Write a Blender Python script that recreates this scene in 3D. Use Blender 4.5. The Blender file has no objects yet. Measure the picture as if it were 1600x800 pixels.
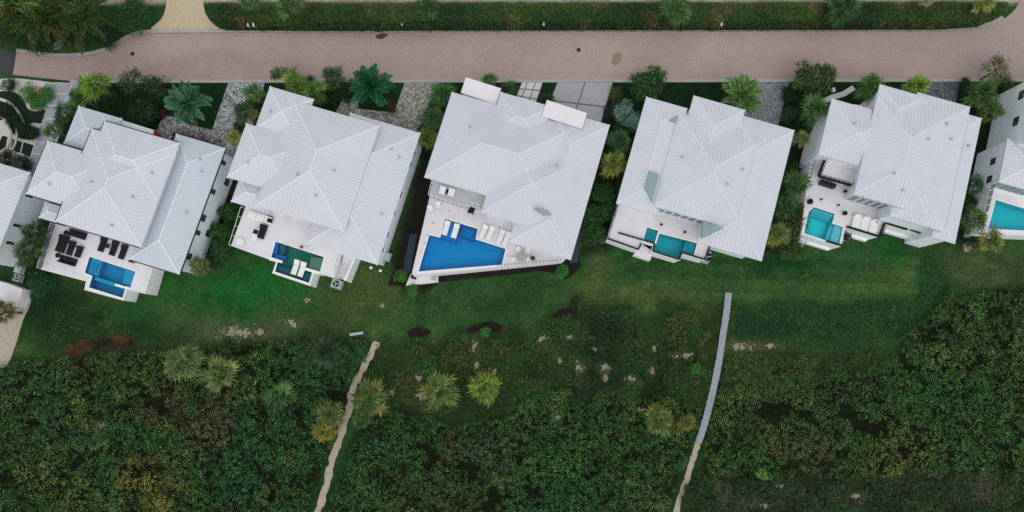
import bpy, math, random
import numpy as np
from mathutils import Vector, Matrix
from mathutils.geometry import tessellate_polygon

# ------------------------------------------------------------------ camera, sky, sun, exposure
scene = bpy.context.scene
COL = scene.collection
PITCH = math.radians(7.8)          # the drone looks down, tipped slightly towards the street
CAM_H = 91.0
FPX = 1600 * 24.0 / 36.0           # focal length in photograph pixels

cam_d = bpy.data.cameras.new('camera')
cam_d.lens = 24.0; cam_d.sensor_width = 36.0; cam_d.clip_end = 6000.0; cam_d.clip_start = 1.0
cam = bpy.data.objects.new('camera', cam_d); COL.objects.link(cam)
cam.location = (0, 0, CAM_H); cam.rotation_euler = (PITCH, 0, 0)
scene.camera = cam

SUN_EL, SUN_AZ = math.radians(62), math.radians(170)   # azimuth clockwise from +Y (the street side)
world = bpy.data.worlds.new('World'); scene.world = world; world.use_nodes = True
nt = world.node_tree; nt.nodes.clear()
sky = nt.nodes.new('ShaderNodeTexSky'); sky.sky_type = 'NISHITA'; sky.sun_disc = False
sky.sun_elevation = SUN_EL; sky.sun_rotation = SUN_AZ
sky.dust_density = 0.3; sky.air_density = 4.0; sky.ozone_density = 3.0
hs = nt.nodes.new('ShaderNodeHueSaturation'); hs.inputs['Saturation'].default_value = 0.25
bg = nt.nodes.new('ShaderNodeBackground'); bg.inputs['Strength'].default_value = 0.15
wo = nt.nodes.new('ShaderNodeOutputWorld')
nt.links.new(sky.outputs[0], hs.inputs['Color']); nt.links.new(hs.outputs[0], bg.inputs[0]); nt.links.new(bg.outputs[0], wo.inputs[0])

sun_d = bpy.data.lights.new('sun', 'SUN'); sun_d.energy = 0.55; sun_d.angle = math.radians(40); sun_d.color = (1.0, 0.97, 0.93)
sun = bpy.data.objects.new('sun', sun_d); COL.objects.link(sun)
sdir = Vector((math.sin(SUN_AZ) * math.cos(SUN_EL), math.cos(SUN_AZ) * math.cos(SUN_EL), math.sin(SUN_EL)))
sun.rotation_euler = sdir.to_track_quat('Z', 'Y').to_euler()

scene.view_settings.view_transform = 'Standard'; scene.view_settings.look = 'None'
scene.view_settings.gamma = 1.0; scene.view_settings.exposure = 0.0
scene.view_settings.use_curve_mapping = False
scene.cycles.use_denoising = False
scene.cycles.max_bounces = 6; scene.cycles.transparent_max_bounces = 8

# ------------------------------------------------------------------ helpers
RNG = np.random.default_rng(7)
random.seed(7)
CT, ST = math.cos(PITCH), math.sin(PITCH)

def P(px, py, z=0.0):
    """world point at height z that the photograph shows at pixel (px, py)"""
    cx, cy = (px - 800) / FPX, -(py - 400) / FPX
    d = (cx, cy * CT + ST, cy * ST - CT)
    t = (z - CAM_H) / d[2]
    return Vector((d[0] * t, d[1] * t, z))

def PL(pts, z=0.0): return [P(x, y, z) for x, y in pts]

def lin(c):
    c = c / 255.0
    return c / 12.92 if c <= 0.04045 else ((c + 0.055) / 1.055) ** 2.4

def C(r, g, b, k=0.97): return (min(lin(r) * k, .9), min(lin(g) * k, .9), min(lin(b) * k, .9), 1.0)

def npC(r, g, b, k=0.97): return np.array(C(r, g, b, k)[:3])

HA = math.radians(-16.6)     # the way all the houses are turned

# ---- materials
def mat(name, color, rough=0.6, var=0.12, scale=3.0, bump=0.0, bscale=30.0, spec=0.3, detail=6.0, metal=0.0, color2=None, coords='Object'):
    m = bpy.data.materials.new(name); m.use_nodes = True
    t = m.node_tree; b = t.nodes['Principled BSDF']
    b.inputs['Roughness'].default_value = rough; b.inputs['Metallic'].default_value = metal
    b.inputs['Specular IOR Level'].default_value = spec
    tc = t.nodes.new('ShaderNodeTexCoord'); n = t.nodes.new('ShaderNodeTexNoise')
    n.inputs['Scale'].default_value = scale; n.inputs['Detail'].default_value = detail; n.inputs['Roughness'].default_value = .62
    t.links.new(tc.outputs[coords], n.inputs['Vector'])
    mx = t.nodes.new('ShaderNodeMix'); mx.data_type = 'RGBA'
    if color2 is None:
        a = [c * (1 - var) for c in color[:3]] + [1]; c2 = [min(.95, c * (1 + var)) for c in color[:3]] + [1]
    else: a, c2 = color, color2
    r = t.nodes.new('ShaderNodeMapRange'); r.inputs[1].default_value = .3; r.inputs[2].default_value = .7
    t.links.new(n.outputs['Fac'], r.inputs[0]); t.links.new(r.outputs[0], mx.inputs[0])
    mx.inputs[6].default_value = a; mx.inputs[7].default_value = c2
    t.links.new(mx.outputs[2], b.inputs['Base Color'])
    if bump > 0:
        n2 = t.nodes.new('ShaderNodeTexNoise'); n2.inputs['Scale'].default_value = bscale; n2.inputs['Detail'].default_value = 4
        t.links.new(tc.outputs[coords], n2.inputs['Vector'])
        bp = t.nodes.new('ShaderNodeBump'); bp.inputs['Strength'].default_value = bump; bp.inputs['Distance'].default_value = .05
        t.links.new(n2.outputs['Fac'], bp.inputs['Height']); t.links.new(bp.outputs[0], b.inputs['Normal'])
    return m

def stone_mat(name, dark, light, scale, rough=.85):
    """irregular stone paving: cells of different grey with dark joints"""
    m = bpy.data.materials.new(name); m.use_nodes = True
    t = m.node_tree; b = t.nodes['Principled BSDF']; b.inputs['Roughness'].default_value = rough; b.inputs['Specular IOR Level'].default_value = .2
    tc = t.nodes.new('ShaderNodeTexCoord'); v = t.nodes.new('ShaderNodeTexVoronoi'); v.inputs['Scale'].default_value = scale
    v2 = t.nodes.new('ShaderNodeTexVoronoi'); v2.feature = 'DISTANCE_TO_EDGE'; v2.inputs['Scale'].default_value = scale
    t.links.new(tc.outputs['Object'], v.inputs['Vector']); t.links.new(tc.outputs['Object'], v2.inputs['Vector'])
    sp = t.nodes.new('ShaderNodeSeparateColor'); t.links.new(v.outputs['Color'], sp.inputs[0])
    mx = t.nodes.new('ShaderNodeMix'); mx.data_type = 'RGBA'; mx.inputs[6].default_value = dark; mx.inputs[7].default_value = light
    t.links.new(sp.outputs[0], mx.inputs[0])
    r = t.nodes.new('ShaderNodeMapRange'); r.inputs[1].default_value = .02; r.inputs[2].default_value = .09
    t.links.new(v2.outputs['Distance'], r.inputs[0])
    m2 = t.nodes.new('ShaderNodeMix'); m2.data_type = 'RGBA'; m2.inputs[6].default_value = [c * .35 for c in dark[:3]] + [1]
    t.links.new(r.outputs[0], m2.inputs[0]); t.links.new(mx.outputs[2], m2.inputs[7])
    t.links.new(m2.outputs[2], b.inputs['Base Color'])
    bp = t.nodes.new('ShaderNodeBump'); bp.inputs['Strength'].default_value = .6; bp.inputs['Distance'].default_value = .05
    t.links.new(r.outputs[0], bp.inputs['Height']); t.links.new(bp.outputs[0], b.inputs['Normal'])
    return m

def attr_mat(name, rough=.7, noise=.25, scale=6.0, bump=.3, bscale=8.0, spec=.15, objcol=False, fine=0.0, fscale=40.0, trans=0.0):
    """colour comes from the mesh colour attribute 'Col' (and the object colour), grained with noise"""
    m = bpy.data.materials.new(name); m.use_nodes = True
    t = m.node_tree; b = t.nodes['Principled BSDF']
    b.inputs['Roughness'].default_value = rough; b.inputs['Specular IOR Level'].default_value = spec
    a = t.nodes.new('ShaderNodeAttribute'); a.attribute_name = 'Col'
    out = a.outputs['Color']
    if objcol:
        oi = t.nodes.new('ShaderNodeObjectInfo'); mm = t.nodes.new('ShaderNodeMix'); mm.data_type = 'RGBA'; mm.blend_type = 'MULTIPLY'
        mm.inputs[0].default_value = 1.0
        t.links.new(out, mm.inputs[6]); t.links.new(oi.outputs['Color'], mm.inputs[7]); out = mm.outputs[2]
    if noise > 0:
        tc = t.nodes.new('ShaderNodeTexCoord')
        for sc, am in ((scale, noise), (fscale, fine)):
            if am <= 0: continue
            n = t.nodes.new('ShaderNodeTexNoise'); n.inputs['Scale'].default_value = sc; n.inputs['Detail'].default_value = 7; n.inputs['Roughness'].default_value = .68
            t.links.new(tc.outputs['Object'], n.inputs['Vector'])
            r = t.nodes.new('ShaderNodeMapRange'); r.inputs[1].default_value = .28; r.inputs[2].default_value = .72
            r.inputs[3].default_value = 1 - am; r.inputs[4].default_value = 1 + am
            t.links.new(n.outputs['Fac'], r.inputs[0])
            mm = t.nodes.new('ShaderNodeMix'); mm.data_type = 'RGBA'; mm.blend_type = 'MULTIPLY'; mm.inputs[0].default_value = 1.0
            t.links.new(out, mm.inputs[6]); t.links.new(r.outputs[0], mm.inputs[7]); out = mm.outputs[2]
        if bump > 0:
            n2 = t.nodes.new('ShaderNodeTexNoise'); n2.inputs['Scale'].default_value = bscale; n2.inputs['Detail'].default_value = 6
            t.links.new(tc.outputs['Object'], n2.inputs['Vector'])
            bp = t.nodes.new('ShaderNodeBump'); bp.inputs['Strength'].default_value = bump; bp.inputs['Distance'].default_value = .15
            t.links.new(n2.outputs['Fac'], bp.inputs['Height']); t.links.new(bp.outputs[0], b.inputs['Normal'])
    t.links.new(out, b.inputs['Base Color'])
    if trans > 0:
        o = t.nodes['Material Output']; tr = t.nodes.new('ShaderNodeBsdfTranslucent'); ms = t.nodes.new('ShaderNodeMixShader')
        ms.inputs[0].default_value = trans; t.links.new(out, tr.inputs['Color'])
        t.links.new(b.outputs[0], ms.inputs[1]); t.links.new(tr.outputs[0], ms.inputs[2]); t.links.new(ms.outputs[0], o.inputs['Surface'])
    return m

def water_mat(name, tint):
    m = bpy.data.materials.new(name); m.use_nodes = True
    t = m.node_tree; t.nodes.clear(); o = t.nodes.new('ShaderNodeOutputMaterial')
    tr = t.nodes.new('ShaderNodeBsdfTransparent'); tr.inputs[0].default_value = tint
    gl = t.nodes.new('ShaderNodeBsdfGlossy'); gl.inputs['Roughness'].default_value = .06
    fr = t.nodes.new('ShaderNodeFresnel'); fr.inputs['IOR'].default_value = 1.33
    ms = t.nodes.new('ShaderNodeMixShader'); tc = t.nodes.new('ShaderNodeTexCoord')
    n = t.nodes.new('ShaderNodeTexNoise'); n.inputs['Scale'].default_value = 2.2; n.inputs['Detail'].default_value = 3
    bp = t.nodes.new('ShaderNodeBump'); bp.inputs['Strength'].default_value = .25; bp.inputs['Distance'].default_value = .08
    t.links.new(tc.outputs['Object'], n.inputs['Vector']); t.links.new(n.outputs['Fac'], bp.inputs['Height'])
    t.links.new(bp.outputs[0], gl.inputs['Normal']); t.links.new(bp.outputs[0], fr.inputs['Normal'])
    t.links.new(fr.outputs[0], ms.inputs[0]); t.links.new(tr.outputs[0], ms.inputs[1]); t.links.new(gl.outputs[0], ms.inputs[2])
    t.links.new(ms.outputs[0], o.inputs['Surface'])
    return m

M = {}
M['roof'] = mat('roof_metal', C(206, 207, 217), .55, .05, .3, 0, spec=.35)
M['seam'] = mat('roof_seam', C(226, 225, 234), .5, .02, 1.0)
M['roof_blue'] = mat('roof_metal_cool', C(196, 202, 213), .5, .04, .35)
M['seam_blue'] = mat('roof_seam_cool', C(210, 215, 224), .5, .02, 1.0)
M['seam_flat'] = mat('roof_seam_flat', C(216, 217, 226), .5, .02, 1.0)
M['cap'] = mat('ridge_cap_metal', C(222, 223, 229), .5, .02, 1.0)
M['white'] = mat('white_render', (.84, .85, .89, 1), .75, .04, .6, .05, 20)
M['wall'] = mat('white_wall', (.80, .85, .92, 1), .8, .03, .4, .05, 12)
M['deck'] = mat('deck_paving', C(221, 215, 219, 1.06), .75, .035, .9, .05, 14)
M['deck3'] = mat('deck_paving_grey', C(216, 210, 214, 1.04), .75, .05, .7, .05, 14)
M['deckg'] = mat('balcony_paving', C(190, 191, 194), .75, .04, .7)
M['coping'] = mat('pool_coping', C(224, 220, 220, 1.1), .7, .03, 2)
M['dark'] = mat('dark_metal', C(28, 28, 34), .5, .2, 5)
M['gutter'] = mat('dark_gutter', C(52, 52, 62), .5, .1, 5)
M['glass'] = mat('window_glass', C(58, 80, 84), .08, .15, .6, spec=.6)
M['panel'] = mat('railing_glass', C(95, 115, 125), .1, .1, 2, spec=.6)
M['greenglass'] = mat('green_glass', C(90, 122, 118), .1, .12, .8, spec=.6)
M['cush_black'] = mat('charcoal_fabric', C(30, 31, 38), .9, .15, 9)
M['cush_white'] = mat('white_fabric', C(224, 221, 222, 1.1), .85, .03, 5)
M['cush_grey'] = mat('grey_fabric', C(168, 166, 168), .85, .06, 5)
M['blue'] = mat('blue_fabric', C(0, 96, 178), .7, .1, 4)
M['wood'] = mat('weathered_wood', C(160, 161, 170), .85, .14, 2.0, .2, 20)
M['trunk'] = mat('bark', C(96, 84, 72), .9, .3, 9, .5, 22)
M['ac'] = mat('ac_metal', C(168, 178, 180), .5, .06, 3)
M['concrete'] = mat('kerb_concrete', C(172, 167, 162), .85, .12, 1.2, .2, 24)
M['slab'] = mat('grey_slab', C(163, 164, 174), .85, .09, 1.6, .15, 30)
M['slabdark'] = mat('dark_joint', C(104, 108, 112), .85, .1, 2)
M['drive'] = mat('driveway_concrete', C(170, 168, 172), .85, .09, 2.2, .2, 40, detail=10)
M['whiteslab'] = mat('white_slab', C(214, 210, 212), .8, .04, 2)
M['joint_pale'] = mat('pale_joint', C(206, 201, 196), .85, .05, 3)
M['edging'] = mat('pale_stone_edging', C(188, 180, 172), .85, .1, 3, .2, 20)
M['cobble'] = stone_mat('cobble_grey', C(128, 130, 133), C(214, 212, 213), 3.2)
M['cobble2'] = stone_mat('cobble_warm', C(130, 128, 118), C(200, 196, 188), 3.6)
M['cobble3'] = stone_mat('cobble_blue', C(120, 126, 132), C(170, 174, 182), 5.5)
M['cobble4'] = stone_mat('cobble_dark', C(78, 84, 88), C(140, 144, 150), 6.0)
M['mulch'] = mat('bark_mulch', C(30, 22, 20), .95, .5, 5, .6, 14)
M['mulch_orange'] = mat('red_mulch', C(22, 24, 14), .95, .4, .9, .6, 14, color2=C(88, 62, 30))
M['sandpath'] = mat('sand_path', C(178, 164, 148), .95, .16, 1.8, .5, 12)
M['sandpave'] = mat('tan_paving', C(176, 166, 152), .9, .14, 2.2, .3, 16)
M['tangravel'] = mat('tan_gravel', C(196, 178, 150), .95, .12, 2.6, .4, 30, detail=10)
M['bluegravel'] = mat('blue_gravel', C(54, 66, 78), .95, .18, 6, .4, 30)
M['lawn_dark'] = mat('dark_lawn', C(26, 40, 28), .95, .2, 5, .4, 20)
M['asphalt'] = mat('asphalt', C(68, 70, 74), .9, .12, 3, .2, 30)
M['iron'] = mat('cast_iron', C(48, 40, 42), .7, .2, 8)
M['leaf'] = attr_mat('leaves', .5, .12, 3.0, 0, spec=.22, trans=.12)
M['frond'] = attr_mat('palm_frond', .5, .10, 3.0, 0, spec=.25, objcol=True, trans=.15)
M['ground'] = attr_mat('ground_surface', .95, .22, .8, .6, 3.0, .06, fine=.45, fscale=3.2)
M['road'] = attr_mat('brick_paving', .9, .06, .7, .15, 12.0, .10, fine=.17, fscale=3.6)
M['flower'] = mat('flower_red', C(170, 30, 40), .7, .3, 8)
M['maroon'] = mat('maroon_leaf', C(70, 26, 40), .7, .35, 8)

# ---- mesh builder
class MB:
    def __init__(s): s.v = []; s.f = []
    def add(s, vs, fs):
        o = len(s.v); s.v += [tuple(v) for v in vs]; s.f += [tuple(i + o for i in f) for f in fs]
    def box(s, c, sx, sy, sz, rz=0.0, taper=1.0):
        """box centred at c in xy with its base at c.z"""
        cs, sn = math.cos(rz), math.sin(rz); vs = []
        for z, k in ((0, 1.0), (sz, taper)):
            for x, y in ((-1, -1), (1, -1), (1, 1), (-1, 1)):
                X, Y = x * sx / 2 * k, y * sy / 2 * k
                vs.append((c[0] + X * cs - Y * sn, c[1] + X * sn + Y * cs, c[2] + z))
        s.add(vs, [(3, 2, 1, 0), (4, 5, 6, 7), (0, 1, 5, 4), (1, 2, 6, 5), (2, 3, 7, 6), (3, 0, 4, 7)])
    def pad(s, c, sx, sy, sz, rz=0.0, r=.06):
        """cushion: box with chamfered top edges"""
        cs, sn = math.cos(rz), math.sin(rz); vs = []
        for z, d in ((0, 0), (sz - r, 0), (sz, r)):
            for x, y in ((-1, -1), (1, -1), (1, 1), (-1, 1)):
                X, Y = x * (sx / 2 - d), y * (sy / 2 - d)
                vs.append((c[0] + X * cs - Y * sn, c[1] + X * sn + Y * cs, c[2] + z))
        fs = [(3, 2, 1, 0), (8, 9, 10, 11)]
        for k in (0, 4):
            for i in range(4): j = (i + 1) % 4; fs.append((k + i, k + j, k + 4 + j, k + 4 + i))
        s.add(vs, fs)
    def tube(s, p0, p1, r0, r1=None, n=6, cap=True):
        p0, p1 = Vector(p0), Vector(p1); r1 = r0 if r1 is None else r1
        d = (p1 - p0)
        if d.length < 1e-6: return
        d.normalize(); a = d.orthogonal().normalized(); b = d.cross(a); vs = []
        for p, r in ((p0, r0), (p1, r1)):
            for i in range(n):
                t = 2 * math.pi * i / n; vs.append(p + a * math.cos(t) * r + b * math.sin(t) * r)
        fs = [(i, (i + 1) % n, n + (i + 1) % n, n + i) for i in range(n)]
        if cap: fs += [tuple(range(n))[::-1], tuple(range(n, 2 * n))]
        s.add(vs, fs)
    def bar(s, p0, p1, w, h):
        """bar along p0-p1, w wide, h tall, sitting on the line"""
        p0, p1 = Vector(p0), Vector(p1); d = (p1 - p0); d.z = 0
        if d.length < 1e-6: return
        d.normalize(); n = Vector((-d.y, d.x, 0)) * (w / 2); u = Vector((0, 0, h))
        s.add([p0 - n, p0 + n, p1 + n, p1 - n, p0 - n + u, p0 + n + u, p1 + n + u, p1 - n + u],
              [(0, 1, 2, 3), (7, 6, 5, 4), (0, 4, 5, 1), (1, 5, 6, 2), (2, 6, 7, 3), (3, 7, 4, 0)])
    def cap(s, p0, p1, w, h, drop=0.0):
        """low triangular cap along a ridge or hip line"""
        p0, p1 = Vector(p0), Vector(p1); d = (p1 - p0); q = Vector((d.x, d.y, 0)).normalized()
        n = Vector((-q.y, q.x, 0)) * (w / 2); u = Vector((0, 0, h)); dn = Vector((0, 0, -drop))
        s.add([p0 - n + dn, p0 + n + dn, p0 + u, p1 - n + dn, p1 + n + dn, p1 + u], [(0, 1, 2), (5, 4, 3), (0, 2, 5, 3), (1, 4, 5, 2)])
    def prism(s, poly, z0, z1, holes=(), bottom=False):
        """flat sheet or slab over a polygon with optional holes"""
        loops = [[Vector((p[0], p[1], 0)) for p in poly]] + [[Vector((p[0], p[1], 0)) for p in h] for h in holes]
        tris = tessellate_polygon(loops); flat = [p for l in loops for p in l]; n = len(flat); o = len(s.v)
        s.v += [(p.x, p.y, z1) for p in flat]
        for t in tris:
            a, b, c = (flat[i] for i in t)
            up = (b - a).cross(c - a).z > 0
            s.f.append(tuple(i + o for i in (t if up else t[::-1])))
        if z1 - z0 > 1e-6:
            s.v += [(p.x, p.y, z0) for p in flat]; k = 0
            for l in loops:
                m = len(l)
                for i in range(m): j = (i + 1) % m; s.f.append((o + k + i, o + k + j, o + n + k + j, o + n + k + i))
                k += m
    def build(s, name, m, parent=None, smooth=False):
        me = bpy.data.meshes.new(name)
        if parent is not None:
            L = wloc(parent); vs = [(v[0] - L[0], v[1] - L[1], v[2] - L[2]) for v in s.v]
        else: vs = s.v
        me.from_pydata(vs, [], s.f); me.update()
        me.materials.append(M[m] if isinstance(m, str) else m)
        if smooth: me.polygons.foreach_set('use_smooth', [True] * len(me.polygons))
        o = bpy.data.objects.new(name, me); COL.objects.link(o)
        if parent is not None: o.parent = parent
        return o

def wloc(o):
    L = Vector((0, 0, 0))
    while o is not None: L += Vector(o.location); o = o.parent
    return L

def tag(o, label=None, cat=None, group=None, kind=None):
    if label: o['label'] = label
    if cat: o['category'] = cat
    if group: o['group'] = group
    if kind: o['kind'] = kind
    return o

def thing(name, label, cat, loc, group=None, rz=0.0):
    o = bpy.data.objects.new(name, None); COL.objects.link(o); o.location = loc; o.rotation_euler = (0, 0, rz)
    o.empty_display_size = .3
    return tag(o, label, cat, group)

def np_mesh(name, V, F, m, parent=None, col=None):
    me = bpy.data.meshes.new(name); nv, nf, k = len(V), len(F), F.shape[1]
    V = np.asarray(V, dtype=np.float32)
    if parent is not None: V = V - np.array(wloc(parent), dtype=np.float32)
    me.vertices.add(nv); me.vertices.foreach_set('co', np.ascontiguousarray(V, dtype=np.float32).ravel())
    me.loops.add(nf * k); me.loops.foreach_set('vertex_index', np.ascontiguousarray(F, dtype=np.int32).ravel())
    me.polygons.add(nf); me.polygons.foreach_set('loop_start', np.arange(0, nf * k, k, dtype=np.int32))
    if col is not None:
        a = me.color_attributes.new('Col', 'FLOAT_COLOR', 'POINT')
        c4 = np.ones((nv, 4), dtype=np.float32); c4[:, :3] = col; a.data.foreach_set('color', c4.ravel())
    me.update(calc_edges=True); me.validate()
    me.materials.append(M[m])
    o = bpy.data.objects.new(name, me); COL.objects.link(o)
    if parent is not None: o.parent = parent
    return o

def vnoise(x, y, s, seed=0):
    """smooth value noise in 0..1, feature size s metres"""
    r = np.random.default_rng(seed); T = r.random((64, 64))
    x, y = np.asarray(x) / s + 1000, np.asarray(y) / s + 1000
    xi, yi = np.floor(x).astype(int), np.floor(y).astype(int); fx, fy = x - xi, y - yi
    fx, fy = fx * fx * (3 - 2 * fx), fy * fy * (3 - 2 * fy)
    a = T[xi % 64, yi % 64]; b = T[(xi + 1) % 64, yi % 64]; c = T[xi % 64, (yi + 1) % 64]; d = T[(xi + 1) % 64, (yi + 1) % 64]
    return (a * (1 - fx) + b * fx) * (1 - fy) + (c * (1 - fx) + d * fx) * fy

def fbm(x, y, s, seed=0, o=4):
    t, a, n = 0, 1.0, 0
    for i in range(o): t = t + a * vnoise(x, y, s / 2 ** i, seed + i); n += a; a *= .55
    return t / n

def inpoly(x, y, poly):
    x, y = np.asarray(x), np.asarray(y); r = np.zeros(x.shape, bool); n = len(poly)
    for i in range(n):
        x0, y0 = poly[i][0], poly[i][1]; x1, y1 = poly[(i + 1) % n][0], poly[(i + 1) % n][1]
        if y0 == y1: continue
        c = ((y0 > y) != (y1 > y)) & (x < (x1 - x0) * (y - y0) / (y1 - y0) + x0); r ^= c
    return r

def edge_dist(x, y, poly):
    """distance to the polygon outline"""
    d = np.full(np.shape(x), 1e9); n = len(poly)
    for i in range(n):
        ax, ay = poly[i][0], poly[i][1]; bx, by = poly[(i + 1) % n][0] - ax, poly[(i + 1) % n][1] - ay
        t = np.clip(((x - ax) * bx + (y - ay) * by) / (bx * bx + by * by + 1e-9), 0, 1)
        d = np.minimum(d, np.hypot(x - ax - t * bx, y - ay - t * by))
    return d

def smooth_loop(pts, n=4, closed=True):
    """Catmull-Rom through pixel points"""
    out, m = [], len(pts)
    rng = range(m if closed else m - 1)
    for i in rng:
        g = (lambda k: pts[k % m]) if closed else (lambda k: pts[max(0, min(m - 1, k))])
        p0, p1, p2, p3 = g(i - 1), g(i), g(i + 1), g(i + 2)
        for j in range(n):
            t = j / n
            out.append(tuple(.5 * (2 * p1[q] + (p2[q] - p0[q]) * t + (2 * p0[q] - 5 * p1[q] + 4 * p2[q] - p3[q]) * t * t + (3 * p1[q] - p0[q] - 3 * p2[q] + p3[q]) * t ** 3) for q in (0, 1)))
    if not closed: out.append(tuple(pts[-1]))
    return out

def wobble(pts, amp, seed):
    r = np.random.default_rng(seed); return [(x + r.normal() * amp, y + r.normal() * amp) for x, y in pts]

# ------------------------------------------------------------------ the ground
SAND, SOIL, LAWN = npC(158, 146, 130), npC(42, 38, 32), npC(46, 80, 42)
LUSH, DRY, ROUGH = npC(30, 88, 40), npC(88, 92, 52), npC(44, 60, 34)

THICKET_W = [(-160, 575), (-40, 568), (50, 562), (120, 556), (240, 546), (330, 540), (400, 533), (480, 535), (572, 541), (545, 612), (532, 660), (512, 720), (486, 790), (450, 900), (-160, 900)]
THICKET_M = [(566, 668), (600, 640), (650, 648), (700, 665), (780, 655), (840, 612), (930, 606), (1000, 622), (1050, 618), (1098, 640), (1086, 690), (1066, 742), (1045, 792), (1010, 900), (480, 900), (508, 800), (535, 735), (550, 690)]
THICKET_E = [(1124, 610), (1180, 590), (1240, 580), (1330, 582), (1398, 562), (1430, 510), (1470, 474), (1540, 456), (1600, 452), (1760, 450), (1760, 742), (1600, 740), (1500, 736), (1430, 745), (1330, 748), (1200, 752), (1120, 742), (1090, 760), (1100, 700), (1116, 640)]

SANDS = [(905, 574, 8, 15, .9, .4), (945, 575, 12, 9, .9, 0), (946, 590, 7, 8, .8, 0), (985, 592, 14, 5, .8, 0), (1020, 580, 8, 9, .7, 0), (873, 563, 6, 6, .7, 0), (890, 526, 6, 4, .5, 0),
            (1060, 556, 26, 5, .6, .1), (1022, 545, 5, 10, .6, 0), (930, 546, 4, 4, .7, 0), (1160, 542, 26, 6, .8, 0), (848, 530, 10, 7, .5, 0), (870, 650, 5, 11, .8, .2), (745, 570, 7, 7, .7, 0), (741, 540, 4, 10, .6, 0), (772, 578, 10, 8, .6, 0),
            (660, 620, 14, 9, .5, .2), (655, 590, 7, 7, .5, 0), (614, 612, 6, 5, .6, 0), (372, 519, 44, 11, .75, 0), (452, 505, 14, 7, .5, 0), (406, 520, 9, 6, .8, 0), (598, 478, 8, 4, .6, 0), (160, 666, 22, 5, .5, 0),
            (1205, 540, 12, 4, .5, 0), (1000, 640, 5, 4, .5, 0), (1220, 760, 10, 4, .6, 0), (1335, 775, 10, 5, .6, 0), (1195, 790, 12, 5, .5, 0), (480, 470, 6, 4, .3, 0)]

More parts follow.
